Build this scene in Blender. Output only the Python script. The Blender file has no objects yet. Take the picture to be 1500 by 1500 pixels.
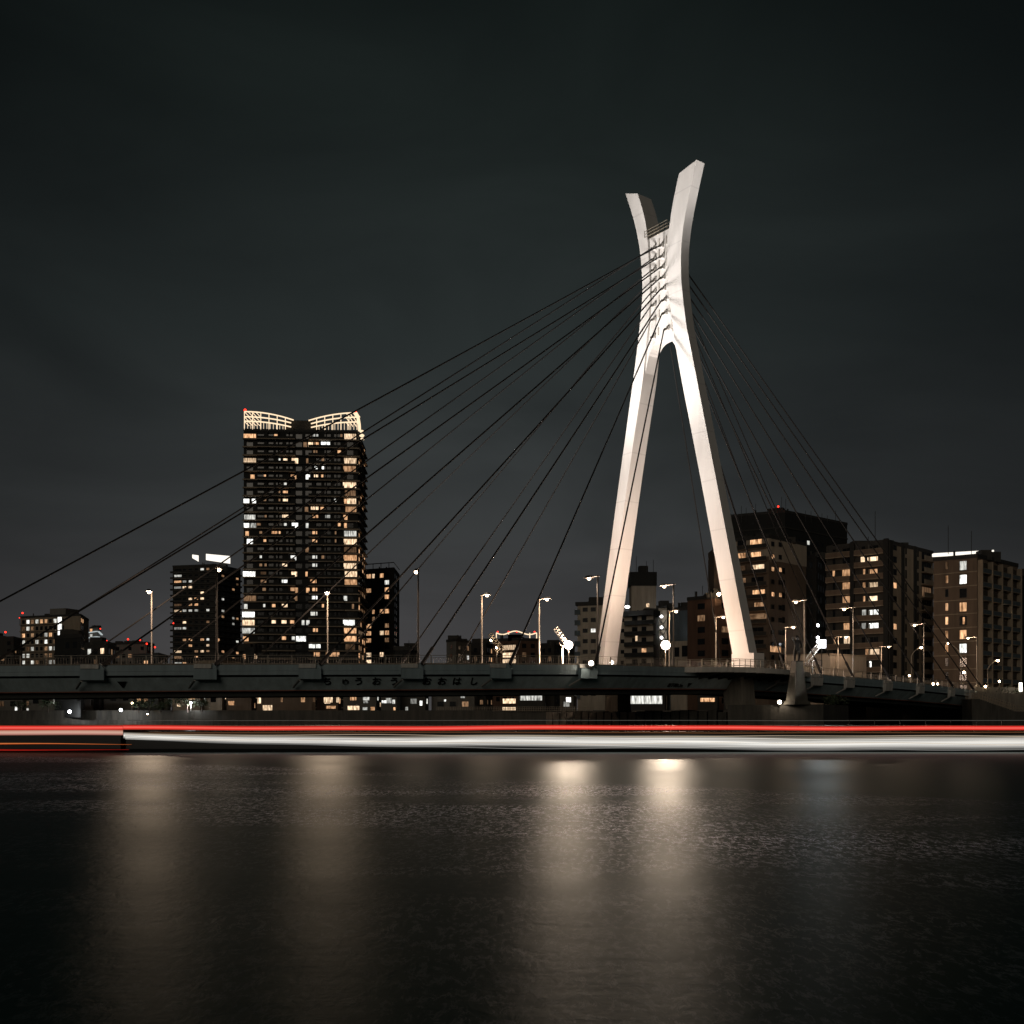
import bpy, math, random
from mathutils import Vector, Matrix
random.seed(7)
scn = bpy.context.scene
COL = scn.collection
HZ = 1045.0            # height of the horizon line in the 1500 px photograph
FPX = 1500.0           # focal length in those pixels
EYE = 3.0
R = math.radians
def kx(px): return (px-750.0)/FPX
def gp(px, D): return (kx(px)*D, D)                  # ground plan point seen at column px, depth D
def zz(py, D): return EYE+(HZ-py)*D/FPX              # height of a point seen at row py, depth D

# ------------------------------------------------------------------ helpers
class MB:
    def __init__(s): s.v=[]; s.f=[]; s.m=[]; s.uv=[]; s.smooth=[]
    def face(s, pts, m=0, uv=None, sm=False):
        b=len(s.v); s.v += [tuple(p) for p in pts]
        s.f.append(tuple(range(b,b+len(pts)))); s.m.append(m); s.smooth.append(sm)
        s.uv.append(uv or [(0,0)]*len(pts))
    def hexa(s, p, m=0):      # p: 4 bottom, 4 top (same order)
        b=len(s.v); s.v += [tuple(q) for q in p]
        for q in ((3,2,1,0),(4,5,6,7),(0,1,5,4),(1,2,6,5),(2,3,7,6),(3,0,4,7)):
            s.f.append(tuple(b+i for i in q)); s.m.append(m); s.smooth.append(False); s.uv.append([(0,0),(1,0),(1,1),(0,1)])
    def box(s, x0,x1,y0,y1,z0,z1,m=0):
        s.hexa([(x0,y0,z0),(x1,y0,z0),(x1,y1,z0),(x0,y1,z0),(x0,y0,z1),(x1,y0,z1),(x1,y1,z1),(x0,y1,z1)],m)
    def tube(s, pts, r, n=6, m=0, r2=None, cap=True):
        pts=[Vector(p) for p in pts]; rings=[]
        for i,p in enumerate(pts):
            a=pts[max(0,i-1)]; c=pts[min(len(pts)-1,i+1)]
            d=(c-a).normalized()
            u=d.cross(Vector((0,0,1)))
            if u.length<1e-3: u=Vector((1,0,0))
            u.normalize(); w=d.cross(u)
            rr = r if r2 is None else r+(r2-r)*i/(len(pts)-1)
            b=len(s.v)
            for k in range(n):
                t=2*math.pi*k/n
                s.v.append(tuple(p+u*rr*math.cos(t)+w*rr*math.sin(t)))
            rings.append(b)
        for i in range(len(rings)-1):
            a,b=rings[i],rings[i+1]
            for k in range(n):
                s.f.append((a+k,a+(k+1)%n,b+(k+1)%n,b+k)); s.m.append(m); s.smooth.append(True); s.uv.append([(0,0)]*4)
        if cap:
            for b in (rings[0],rings[-1]):
                s.f.append(tuple(range(b,b+n))); s.m.append(m); s.smooth.append(False); s.uv.append([(0,0)]*n)
    def ball(s, c, r, m=0, seg=10, rings=7, sz=1.0):
        b0=len(s.v); c=Vector(c)
        for i in range(rings+1):
            ph=math.pi*i/rings
            for k in range(seg):
                t=2*math.pi*k/seg
                s.v.append((c.x+r*math.sin(ph)*math.cos(t), c.y+r*math.sin(ph)*math.sin(t), c.z+r*sz*math.cos(ph)))
        for i in range(rings):
            for k in range(seg):
                a=b0+i*seg+k; b=b0+i*seg+(k+1)%seg
                s.f.append((a,b,b+seg,a+seg)); s.m.append(m); s.smooth.append(True); s.uv.append([(0,0)]*4)
    def build(s, name, mats, parent=None):
        me=bpy.data.meshes.new(name)
        off=Vector(parent_loc(parent)) if parent is not None else Vector((0,0,0))
        me.from_pydata([(x-off.x,y-off.y,z-off.z) for x,y,z in s.v],[],s.f)
        if not isinstance(mats,(list,tuple)): mats=[mats]
        for m in mats: me.materials.append(m)
        me.polygons.foreach_set('material_index', s.m)
        me.polygons.foreach_set('use_smooth', s.smooth)
        l=me.uv_layers.new(name='UVMap')
        flat=[c for u in s.uv for p in u for c in p]
        if len(flat)==2*len(l.data): l.data.foreach_set('uv', flat)
        me.update()
        o=bpy.data.objects.new(name, me); COL.objects.link(o)
        if parent is not None: o.parent=parent
        return o
def parent_loc(p):
    l=Vector(p.location)
    while p.parent is not None:
        p=p.parent; l+=Vector(p.location)
    return l
def tag(o, label=None, cat=None, group=None, kind=None):
    if label: o['label']=label
    if cat: o['category']=cat
    if group: o['group']=group
    if kind: o['kind']=kind
    return o
def thing(name, loc, label, cat, group=None):
    o=bpy.data.objects.new(name,None); COL.objects.link(o); o.location=loc; o.empty_display_size=.5
    return tag(o,label,cat,group)

# ------------------------------------------------------------------ materials
def nt(name):
    m=bpy.data.materials.new(name); m.use_nodes=True
    t=m.node_tree; t.nodes.clear()
    return m,t,t.nodes,t.links
def paint(name, col, rough=.6, var=.25, scale=.6, metal=0.0, streak=False, bump=0.0):
    m,t,N,L=nt(name)
    out=N.new('ShaderNodeOutputMaterial'); p=N.new('ShaderNodeBsdfPrincipled'); L.new(p.outputs[0],out.inputs[0])
    p.inputs['Roughness'].default_value=rough; p.inputs['Metallic'].default_value=metal
    tc=N.new('ShaderNodeNewGeometry'); mp=N.new('ShaderNodeMapping')
    L.new(tc.outputs['Position'],mp.inputs[0])
    mp.inputs['Scale'].default_value=(scale*(3 if streak else 1),scale*(3 if streak else 1),scale*(.35 if streak else 1))
    n=N.new('ShaderNodeTexNoise'); n.inputs['Scale'].default_value=1; n.inputs['Detail'].default_value=6; n.inputs['Roughness'].default_value=.65
    L.new(mp.outputs[0],n.inputs['Vector'])
    r=N.new('ShaderNodeValToRGB'); r.color_ramp.elements[0].position=.3; r.color_ramp.elements[1].position=.7
    r.color_ramp.elements[0].color=tuple(c*(1-var) for c in col)+(1,)
    r.color_ramp.elements[1].color=tuple(min(1,c*(1+var*.5)) for c in col)+(1,)
    L.new(n.outputs[0],r.inputs[0]); L.new(r.outputs[0],p.inputs['Base Color'])
    if bump:
        b=N.new('ShaderNodeBump'); b.inputs['Strength'].default_value=bump; L.new(n.outputs[0],b.inputs['Height']); L.new(b.outputs[0],p.inputs['Normal'])
    return m
def emis(name, col, s, sample=False):
    m,t,N,L=nt(name)
    out=N.new('ShaderNodeOutputMaterial'); e=N.new('ShaderNodeEmission'); L.new(e.outputs[0],out.inputs[0])
    e.inputs[0].default_value=tuple(col)+(1,); e.inputs[1].default_value=s
    m.cycles.emission_sampling='FRONT' if sample else 'NONE'
    return m
def winmat(name, c1, c2, s, var=.6):
    """a lit room behind curtains: brightness and hue differ from room to room, folds and a mullion across"""
    m,t,N,L=nt(name)
    out=N.new('ShaderNodeOutputMaterial')
    uv=N.new('ShaderNodeTexCoord'); oi=N.new('ShaderNodeObjectInfo')
    mp=N.new('ShaderNodeMapping'); mp.inputs['Scale'].default_value=(2.2,.8,1); L.new(uv.outputs['UV'],mp.inputs[0])
    ad=N.new('ShaderNodeVectorMath'); ad.operation='ADD'
    sc=N.new('ShaderNodeVectorMath'); sc.operation='SCALE'; sc.inputs['Scale'].default_value=1.0
    cx=N.new('ShaderNodeCombineXYZ'); mu=N.new('ShaderNodeMath'); mu.operation='MULTIPLY'; mu.inputs[1].default_value=300
    L.new(oi.outputs['Random'],mu.inputs[0]); L.new(mu.outputs[0],cx.inputs[0]); L.new(mu.outputs[0],cx.inputs[1])
    L.new(mp.outputs[0],ad.inputs[0]); L.new(cx.outputs[0],ad.inputs[1])
    n=N.new('ShaderNodeTexNoise'); n.inputs['Scale'].default_value=1.0; n.inputs['Detail'].default_value=3; L.new(ad.outputs[0],n.inputs['Vector'])
    r=N.new('ShaderNodeMapRange'); r.inputs[1].default_value=.32; r.inputs[2].default_value=.68; r.inputs[3].default_value=.18; r.inputs[4].default_value=1.25
    L.new(n.outputs[0],r.inputs[0])
    r2=N.new('ShaderNodeMapRange'); r2.inputs[3].default_value=1-var; r2.inputs[4].default_value=1+var; L.new(oi.outputs['Random'],r2.inputs[0])
    m1=N.new('ShaderNodeMath'); m1.operation='MULTIPLY'; L.new(r.outputs[0],m1.inputs[0]); L.new(r2.outputs[0],m1.inputs[1])
    m2=N.new('ShaderNodeMath'); m2.operation='MULTIPLY'; L.new(m1.outputs[0],m2.inputs[0]); m2.inputs[1].default_value=s
    mx=N.new('ShaderNodeMix'); mx.data_type='RGBA'; mx.inputs[6].default_value=tuple(c1)+(1,); mx.inputs[7].default_value=tuple(c2)+(1,)
    L.new(n.outputs[0],mx.inputs[0])
    e=N.new('ShaderNodeEmission'); L.new(mx.outputs[2],e.inputs[0]); L.new(m2.outputs[0],e.inputs[1]); L.new(e.outputs[0],out.inputs[0])
    m.cycles.emission_sampling='NONE'
    return m
M={}
M['pylon']=paint('white pylon paint',(.78,.765,.74),.5,.09,.22,streak=True)
def seams(m,period,depth):
    t=m.node_tree; N=t.nodes; L=t.links; p=[n for n in N if n.type=='BSDF_PRINCIPLED'][0]; src=p.inputs['Base Color'].links[0].from_socket
    g=N.new('ShaderNodeNewGeometry'); sx=N.new('ShaderNodeSeparateXYZ'); L.new(g.outputs['Position'],sx.inputs[0])
    a=N.new('ShaderNodeMath'); a.operation='PINGPONG'; a.inputs[1].default_value=period/2; L.new(sx.outputs['Z'],a.inputs[0])
    b=N.new('ShaderNodeMapRange'); b.inputs[1].default_value=.03; b.inputs[2].default_value=.14; b.inputs[3].default_value=1-depth; b.inputs[4].default_value=1; L.new(a.outputs[0],b.inputs[0])
    mx=N.new('ShaderNodeMix'); mx.data_type='RGBA'; mx.blend_type='MULTIPLY'; mx.inputs[0].default_value=1; L.new(src,mx.inputs[6])
    cc=N.new('ShaderNodeCombineColor'); 
    for i in range(3): L.new(b.outputs[0],cc.inputs[i])
    L.new(cc.outputs[0],mx.inputs[7]); L.new(mx.outputs[2],p.inputs['Base Color'])
seams(M['pylon'],7.2,.13)
M['girder']=paint('blue grey girder paint',(.46,.56,.58),.55,.28,.35,streak=True)
M['fascia']=paint('grey fascia paint',(.26,.34,.37),.55,.22,.4,streak=True)
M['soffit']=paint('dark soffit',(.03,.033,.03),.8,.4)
M['lip']=paint('reddish brown bottom flange',(.22,.08,.05),.7,.4)  # reddish brown lip along the bottom edge of the web
M['asphalt']=paint('asphalt',(.05,.05,.05),.85,.3,2)
M['block']=paint('pale anchor housing paint',(.58,.56,.52),.6,.25,.8,streak=True)
M['cable']=paint('black cable sheath',(.006,.006,.006),.95,.2)
M['rail']=paint('bronze railing paint',(.26,.23,.18),.5,.2)
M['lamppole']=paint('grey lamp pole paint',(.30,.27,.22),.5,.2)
M['darkpole']=paint('dark metal and backlit pole tone',(.06,.055,.045),.5,.2)  # darker pole tone: backlit shade of the near posts painted in
M['concrete']=paint('weathered concrete',(.24,.215,.175),.85,.4,.5,streak=True,bump=.3)
M['darkconcrete']=paint('dark wet concrete',(.075,.07,.058),.7,.6,.4,streak=True,bump=.3)
M['bronze']=paint('dark bronze',(.012,.011,.010),.8,.3,3); M['plinth']=paint('dark stone plinth',(.085,.08,.065),.9,.4,.8,bump=.3)
M['ground']=paint('city ground',(.05,.05,.045),.9,.4,.2)
M['leaf']=paint('night foliage',(.05,.075,.035),.7,.5,1.5)
M['bark']=paint('bark',(.06,.045,.035),.9,.3,3)
M['hull']=paint('black boat hull',(.012,.013,.014),.5,.3)
M['roofdark']=paint('dark roof',(.04,.04,.038),.8,.3)
M['letter']=paint('black lettering',(.006,.006,.006),.5,.1)
M['antenna']=paint('antenna metal',(.08,.08,.08),.5,.1)
def wall(name,c,**k): M[name]=paint(name,c,.85,k.get('var',.28),k.get('scale',.35),streak=True); return M[name]
wall('wall_dark',(.045,.043,.038)); wall('wall_slab',(.30,.26,.20)); wall('wall_brown',(.17,.125,.09)); wall('wall_cream',(.46,.40,.32))
wall('wall_grey',(.20,.19,.17)); wall('wall_brick',(.13,.075,.05)); wall('wall_blue',(.10,.13,.15)); wall('wall_tan',(.33,.27,.20)); wall('wall_black',(.022,.023,.022)); wall('wall_grey2',(.16,.15,.13)); wall('wall_dark2',(.09,.085,.075))
M['k']=paint('dark window glass',(.012,.014,.016),.15,.3)
M['w']=winmat('warm lit window',(1,.42,.16),(1,.66,.38),.85,.55)
M['W']=winmat('bright warm window',(1,.6,.32),(1,.82,.58),1.35,.4)
M['c']=winmat('cool lit window',(.86,.84,.76),(.95,.95,.88),.75,.6)
M['C']=winmat('bright cool window',(.95,.95,.88),(1,1,.95),2.0,.35)
M['d']=winmat('dim lit window',(.8,.36,.16),(.9,.6,.35),.25,.7)
M['mull']=paint('window frame',(.04,.035,.03),.6,.1)
M['lamp']=emis('street lamp glow',(1,.78,.54),9,False); M['lampstrong']=emis('strong street lamp glow',(1,.80,.58),12,False)
M['lampfar']=emis('distant lamp glow',(1,.70,.42),40,False)
M['flood']=emis('floodlight glow',(1,.83,.70),14,False)
M['floodcool']=emis('cool floodlight glow',(.95,.97,1),12,False); M['promlamp']=emis('promenade lamp glow',(.95,.97,1),14,False)
M['red']=emis('red aviation light',(1,.03,.015),3.5,False)
M['glowwhite']=emis('white self-glowing panel',(1,.93,.82),1.3,False)
M['glowcream']=emis('cream steelwork with painted glow',(1,.76,.50),1.25,False)  # crown steel glows by emission in place of uplights
M['glowcool']=emis('cool self-glowing band',(.85,.95,.95),.5,False)  # balcony bands glow by emission, brightness painted in
def glow(loc, inten, col, rad, parent):
    l=bpy.data.lights.new('lamp_light','POINT'); l.energy=4*math.pi*inten; l.color=col; l.shadow_soft_size=rad
    o=bpy.data.objects.new('lamp_light',l); COL.objects.link(o); o.location=Vector(loc)-parent_loc(parent); o.parent=parent
KINDS=['w','W','c','C','d','k','mull']
KM=[M[k] for k in KINDS]

# ------------------------------------------------------------------ camera, world, fill sun
cam=bpy.data.objects.new('camera', bpy.data.cameras.new('camera')); COL.objects.link(cam)
cam.location=(0,0,EYE); cam.rotation_euler=(R(90),0,0)
cam.data.sensor_width=36; cam.data.lens=36; cam.data.shift_y=(HZ-750)/1500; cam.data.clip_end=9000; cam.data.clip_start=.5
scn.camera=cam
w=bpy.data.worlds.new('World'); scn.world=w; w.use_nodes=True
N=w.node_tree.nodes; L=w.node_tree.links; N.clear()
wo=N.new('ShaderNodeOutputWorld'); bg=N.new('ShaderNodeBackground'); bg2=N.new('ShaderNodeBackground'); add=N.new('ShaderNodeAddShader')
sky=N.new('ShaderNodeTexSky'); sky.sky_type='NISHITA'; sky.sun_disc=False; sky.sun_elevation=R(18); sky.sun_rotation=R(194)
L.new(sky.outputs[0],bg2.inputs[0]); bg2.inputs[1].default_value=.0004
tc=N.new('ShaderNodeTexCoord'); sx=N.new('ShaderNodeSeparateXYZ'); L.new(tc.outputs['Generated'],sx.inputs[0])
rp=N.new('ShaderNodeValToRGB'); L.new(sx.outputs['Z'],rp.inputs[0])
els=rp.color_ramp.elements
els[0].position=0; els[0].color=(.059,.057,.058,1); els[1].position=1; els[1].color=(.004,.005,.005,1)
for p,c in ((.07,(.052,.050,.052,1)),(.18,(.033,.0352,.0355,1)),(.34,(.0185,.0228,.0222,1)),(.50,(.0092,.0125,.0115,1)),(.60,(.0055,.0080,.0072,1))):
    e=els.new(p); e.color=c
hv=N.new('ShaderNodeVectorMath'); hv.operation='MULTIPLY'; hv.inputs[1].default_value=(1,1,0); L.new(tc.outputs['Generated'],hv.inputs[0])
hn=N.new('ShaderNodeVectorMath'); hn.operation='NORMALIZE'; L.new(hv.outputs[0],hn.inputs[0])
dt=N.new('ShaderNodeVectorMath'); dt.operation='DOT_PRODUCT'; dt.inputs[1].default_value=Vector((-.05,1,0)).normalized(); L.new(hn.outputs[0],dt.inputs[0])
mxx=N.new('ShaderNodeMath'); mxx.operation='MAXIMUM'; mxx.inputs[1].default_value=0; L.new(dt.outputs['Value'],mxx.inputs[0])
pw=N.new('ShaderNodeMath'); pw.operation='POWER'; pw.inputs[1].default_value=9; L.new(mxx.outputs[0],pw.inputs[0])
mr=N.new('ShaderNodeMapRange'); mr.inputs[3].default_value=.25; mr.inputs[4].default_value=1.04; L.new(pw.outputs[0],mr.inputs[0])
cn=N.new('ShaderNodeTexNoise'); cn.inputs['Scale'].default_value=2.6; cn.inputs['Detail'].default_value=6; cn.inputs['Distortion'].default_value=.6
cm=N.new('ShaderNodeMapping'); cm.inputs['Scale'].default_value=(1,1,2.8); cm.inputs['Rotation'].default_value=(0,R(14),0); L.new(tc.outputs['Generated'],cm.inputs[0]); L.new(cm.outputs[0],cn.inputs['Vector'])
cr=N.new('ShaderNodeMapRange'); cr.inputs[1].default_value=.3; cr.inputs[2].default_value=.7; cr.inputs[3].default_value=.74; cr.inputs[4].default_value=1.28; L.new(cn.outputs[0],cr.inputs[0])
mm=N.new('ShaderNodeMath'); mm.operation='MULTIPLY'; L.new(mr.outputs[0],mm.inputs[0]); L.new(cr.outputs[0],mm.inputs[1])
L.new(rp.outputs[0],bg.inputs[0]); L.new(mm.outputs[0],bg.inputs[1])
L.new(bg.outputs[0],add.inputs[0]); L.new(bg2.outputs[0],add.inputs[1]); L.new(add.outputs[0],wo.inputs[0])
sun=bpy.data.objects.new('moonlight', bpy.data.lights.new('moonlight','SUN')); COL.objects.link(sun)  # added fill lamp that lifts the dark fronts, no moon stands there
sun.data.energy=.24; sun.data.angle=R(25); sun.data.color=(1,.88,.72)
sun.rotation_euler=(R(72),0,R(-14))    # added soft warm fill for facades and girder, from behind the camera

# ------------------------------------------------------------------ river, bank, ground
m,t,N,L=nt('river water')
out=N.new('ShaderNodeOutputMaterial'); p=N.new('ShaderNodeBsdfGlossy'); p.distribution='BECKMANN'; p.inputs[0].default_value=(.84,.92,.90,1)
body=N.new('ShaderNodeBsdfDiffuse'); body.inputs[0].default_value=(.004,.030,.026,1)
fr=N.new('ShaderNodeFresnel'); fr.inputs[0].default_value=1.33
g=N.new('ShaderNodeNewGeometry')
def noise(scale,mscale,detail=4,rough=.6,dist=0):
    mp=N.new('ShaderNodeMapping'); mp.inputs['Scale'].default_value=mscale; L.new(g.outputs['Position'],mp.inputs[0])
    n=N.new('ShaderNodeTexNoise'); n.inputs['Scale'].default_value=scale; n.inputs['Detail'].default_value=detail; n.inputs['Roughness'].default_value=rough
    n.inputs['Distortion'].default_value=dist; L.new(mp.outputs[0],n.inputs['Vector']); return n
n1=noise(.5,(.35,1,1),5)            # long swell
n2=noise(3.0,(1.2,.6,1),4,.6,.8)      # ripples
n3=noise(.035,(1,1.6,1),3)          # wind patches
def math2(op,a,b):
    q=N.new('ShaderNodeMath'); q.operation=op
    for i,x in enumerate((a,b)):
        if isinstance(x,(int,float)): q.inputs[i].default_value=x
        elif x is not None: L.new(x,q.inputs[i])
    return q.outputs[0]
def mrange(x,a,b,c,d):
    q=N.new('ShaderNodeMapRange'); q.interpolation_type='SMOOTHSTEP'
    q.inputs[1].default_value=a; q.inputs[2].default_value=b; q.inputs[3].default_value=c; q.inputs[4].default_value=d; L.new(x,q.inputs[0]); return q.outputs[0]
h=math2('ADD',math2('MULTIPLY',n1.outputs[0],.10),math2('MULTIPLY',n2.outputs[0],.035))
bp=N.new('ShaderNodeBump'); bp.inputs['Strength'].default_value=.22; bp.inputs['Distance'].default_value=1; L.new(h,bp.inputs['Height']); L.new(bp.outputs[0],p.inputs['Normal'])
L.new(mrange(n3.outputs[0],.35,.65,.355,.41),p.inputs['Roughness'])
# pale flecks for foam and painted glints: thin crests of a ridged noise, only beyond the near water and in wind patches
fl=noise(2.6,(1.4,.5,1),5,.75,.5); fl2=noise(5,(1.0,.6,1),3,.6)
rid=math2('ABSOLUTE',math2('SUBTRACT',fl.outputs[0],.5),None)
line=mrange(rid,0,.05,1,0)
fp=noise(.12,(.4,1,1),4,.65)
sxy=N.new('ShaderNodeSeparateXYZ'); L.new(g.outputs['Position'],sxy.inputs[0])
# distance band: strongest between 20 m and 45 m
yy=math2('ADD',sxy.outputs['Y'],math2('MULTIPLY',sxy.outputs['X'],.75))
band=math2('MULTIPLY',math2('MULTIPLY',mrange(yy,14,32,.07,1),mrange(yy,45,48.5,1,0)),mrange(fl2.outputs[0],.40,.56,0,1))
fleck=math2('MULTIPLY',math2('MULTIPLY',line,mrange(fp.outputs[0],.40,.60,0.12,1)),band)
di=N.new('ShaderNodeBsdfDiffuse'); di.inputs[0].default_value=(.72,.75,.85,1)
mxs=N.new('ShaderNodeMixShader'); L.new(fleck,mxs.inputs[0]); fm=N.new('ShaderNodeMath'); fm.operation='MULTIPLY'; fm.inputs[1].default_value=.30; L.new(fr.outputs[0],fm.inputs[0])
wm=N.new('ShaderNodeMixShader'); L.new(fm.outputs[0],wm.inputs[0]); L.new(body.outputs[0],wm.inputs[1]); L.new(p.outputs[0],wm.inputs[2]); L.new(wm.outputs[0],mxs.inputs[1]); gl=N.new('ShaderNodeBsdfGlossy'); gl.distribution='BECKMANN'; gl.inputs[0].default_value=(.75,.77,.85,1); gl.inputs['Roughness'].default_value=.55
ads=N.new('ShaderNodeAddShader'); L.new(di.outputs[0],ads.inputs[0]); L.new(gl.outputs[0],ads.inputs[1]); L.new(ads.outputs[0],mxs.inputs[2]); L.new(mxs.outputs[0],out.inputs[0])
M['water']=m
mb=MB(); mb.face([(-2500,-60,0),(2500,-60,0),(2500,600,0),(-2500,600,0)]); tag(mb.build('river_water',m),kind='structure')
BANK=[(-2500,300),(-400,262),(-130,255),(0,246),(55,236),(80,214),(88,199),(101,188),(150,178),(400,165),(2500,160)]
BZ=3.5
mb=MB(); mb.face([(x,y+.6,BZ) for x,y in BANK]+[(2500,8000,BZ),(-2500,8000,BZ)]); tag(mb.build('ground',M['ground']),kind='structure')
mb=MB()
for (a,b) in zip(BANK[:-1],BANK[1:]):
    dx,dy=b[0]-a[0],b[1]-a[1]; l=math.hypot(dx,dy); nx,ny=dy/l,-dx/l
    mb.hexa([(a[0],a[1],-1),(b[0],b[1],-1),(b[0],b[1]+1,-1),(a[0],a[1]+1,-1),(a[0],a[1],BZ+.25),(b[0],b[1],BZ+.25),(b[0],b[1]+1,BZ+.25),(a[0],a[1]+1,BZ+.25)],0)
    mb.hexa([(a[0]+nx*.5,a[1]+ny*.5,-1),(b[0]+nx*.5,b[1]+ny*.5,-1),(b[0],b[1],-1),(a[0],a[1],-1),(a[0]+nx*.5,a[1]+ny*.5,1.4),(b[0]+nx*.5,b[1]+ny*.5,1.4),(b[0],b[1],1.4),(a[0],a[1],1.4)],0)
q=tag(mb.build('quay_wall',M['darkconcrete']),'long dark concrete quay wall running along the far river bank','quay wall')

# ------------------------------------------------------------------ bridge
ctrl=[(-140,100,6.9),(-110,103,7.35),(-80,106.2,7.75),(-54.5,109,8.0),(-33.5,112.2,8.25),(-10.5,115.6,8.45),(8,122,8.7),(21,133,8.95),(32,142.3,9.05),(50,155,8.5),(70,173,7.8),(88,193,7.1),(98,206,6.7)]
def catmull(P,n=10):
    out=[]
    P=[Vector(p) for p in P]
    for i in range(len(P)-1):
        p0=P[max(0,i-1)];p1=P[i];p2=P[i+1];p3=P[min(len(P)-1,i+2)]
        for k in range(n):
            t=k/n
            out.append(.5*((2*p1)+(p2-p0)*t+(2*p0-5*p1+4*p2-p3)*t*t+(3*p1-p0-3*p2+p3)*t*t*t))
    out.append(P[-1]); return out
raw=catmull(ctrl,12)
acc=[0]
for a,b in zip(raw[:-1],raw[1:]): acc.append(acc[-1]+(b-a).length)
def at(s):
    s=max(0,min(acc[-1]-1e-4,s))
    for i in range(len(acc)-1):
        if acc[i+1]>=s:
            t=(s-acc[i])/(acc[i+1]-acc[i]); p=raw[i].lerp(raw[i+1],t)
            a=raw[max(0,i-1)]; b=raw[min(len(raw)-1,i+2)]
            d=(b-a); d.z=0; d.normalize()
            return p,d,Vector((-d.y,d.x,0))      # point, along, inward(far)
def s_of(px, off=0.0):     # arc position whose edge point (offset off inwards) is seen at column px
    best=None; s=0
    while s<acc[-1]:
        p,d,n=at(s); q=p+n*off; e=abs(q.x/q.y-kx(px))
        if best is None or e<best[0]: best=(e,s)
        s+=.25
    return best[1]
W=24.0
bridge=thing('cable_stayed_bridge',(24,152.6,0),'long cable stayed bridge with one tall white floodlit pylon and blue grey girder','bridge')
def sweep(name, sec, mats, ms=None, s0=0, s1=None, step=3.0, closed=True, parent=bridge):
    s1=s1 or acc[-1]; n=max(2,int((s1-s0)/step)); mb=MB(); rings=[]
    for i in range(n+1):
        p,d,nn=at(s0+(s1-s0)*i/n)
        rings.append([p+nn*o+Vector((0,0,z)) for o,z in sec])
    K=len(sec)
    for i in range(n):
        for k in range(K if closed else K-1):
            a,b=rings[i],rings[i+1]
            mb.face([a[k],a[(k+1)%K],b[(k+1)%K],b[k]],(ms[k] if ms else 0))
    if closed: mb.face(rings[0]); mb.face(rings[-1])
    return mb.build(name,mats,parent)
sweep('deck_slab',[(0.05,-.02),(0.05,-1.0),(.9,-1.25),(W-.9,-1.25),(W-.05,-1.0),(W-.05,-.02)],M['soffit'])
sweep('road_surface',[(2.6,0.02),(W-2.6,0.02)],M['asphalt'],closed=False)
for nm,o in (('sidewalk',0.3),('sidewalk',W-2.5)):
    sweep(nm,[(o,.03),(o,.16),(o+2.2,.16),(o+2.2,.03)],M['concrete'])
sweep('fascia',[(-.06,.06),(-.06,-.62),(-.02,-.64),(-.02,-1.06),(.05,-1.06),(.05,.06)],M['fascia'])
sweep('fascia',[(W-.05,.06),(W-.05,-1.06),(W+.06,-1.06),(W+.06,.06)],M['fascia'])
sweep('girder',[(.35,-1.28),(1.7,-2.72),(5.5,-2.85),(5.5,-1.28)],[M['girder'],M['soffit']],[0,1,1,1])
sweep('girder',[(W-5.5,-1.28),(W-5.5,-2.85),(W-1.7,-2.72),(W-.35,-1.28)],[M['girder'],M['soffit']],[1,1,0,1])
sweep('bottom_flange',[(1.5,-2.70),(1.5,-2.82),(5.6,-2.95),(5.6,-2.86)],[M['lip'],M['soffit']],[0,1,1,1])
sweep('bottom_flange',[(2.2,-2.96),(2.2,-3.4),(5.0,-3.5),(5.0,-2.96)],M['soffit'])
sweep('median_barrier',[(W/2-.2,.03),(W/2-.15,.8),(W/2+.15,.8),(W/2+.2,.03)],M['concrete'])
# cross beams under the deck
for i in range(40):
    s=4+i*6.2
    if s>acc[-1]-3: break
    p,d,n=at(s); mb=MB()
    a=p+n*5.6; b=p+n*(W-5.6)
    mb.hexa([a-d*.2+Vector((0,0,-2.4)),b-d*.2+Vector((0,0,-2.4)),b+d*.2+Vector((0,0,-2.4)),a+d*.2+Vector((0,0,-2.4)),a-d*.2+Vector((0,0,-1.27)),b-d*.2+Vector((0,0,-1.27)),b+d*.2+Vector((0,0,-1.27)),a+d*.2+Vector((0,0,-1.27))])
    mb.build('cross_beam',M['soffit'],bridge)

# pylon plane frame
P0=Vector((24,152.6,0)); AX=Vector((.8,.6,0)); TT=Vector((-.6,.8,0))
def onplane(px,py,off=0.0):    # point of the pylon plane (moved off metres along the axis) seen at px,py -> (s,z)
    c=P0+AX*off; k=kx(px); s=(k*c.y-c.x)/(TT.x-k*TT.y); D=c.y+TT.y*s
    return s, zz(py,D)
def PP(s,z,off): return P0+TT*s+AX*off+Vector((0,0,z))
pyl=bpy.data.objects.new('pylon',None); COL.objects.link(pyl); pyl.parent=bridge
tag(pyl,'tall white floodlit pylon with two legs splaying apart at the top')
def leg(rows, off0, th):
    mb=MB(); rr=[]
    for (yl,xl,yr,xr) in rows:
        sl,zl=onplane(xl,yl,off0); sr,zr=onplane(xr,yr,off0); rr.append((sl,zl,sr,zr))
    # smooth resample with catmull
    pts1=catmull([(a,b,0) for a,b,_,_ in rr],5); pts2=catmull([(c,d,0) for _,_,c,d in rr],5)
    R_=[]
    for a,b in zip(pts1,pts2):
        R_.append([PP(a.x,a.y,off0),PP(b.x,b.y,off0),PP(b.x,b.y,off0+th),PP(a.x,a.y,off0+th)])
    for i in range(len(R_)-1):
        for k in range(4):
            mb.face([R_[i][k],R_[i][(k+1)%4],R_[i+1][(k+1)%4],R_[i+1][k]],0)
    mb.face(R_[0]); mb.face(R_[-1])
    return mb
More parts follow.
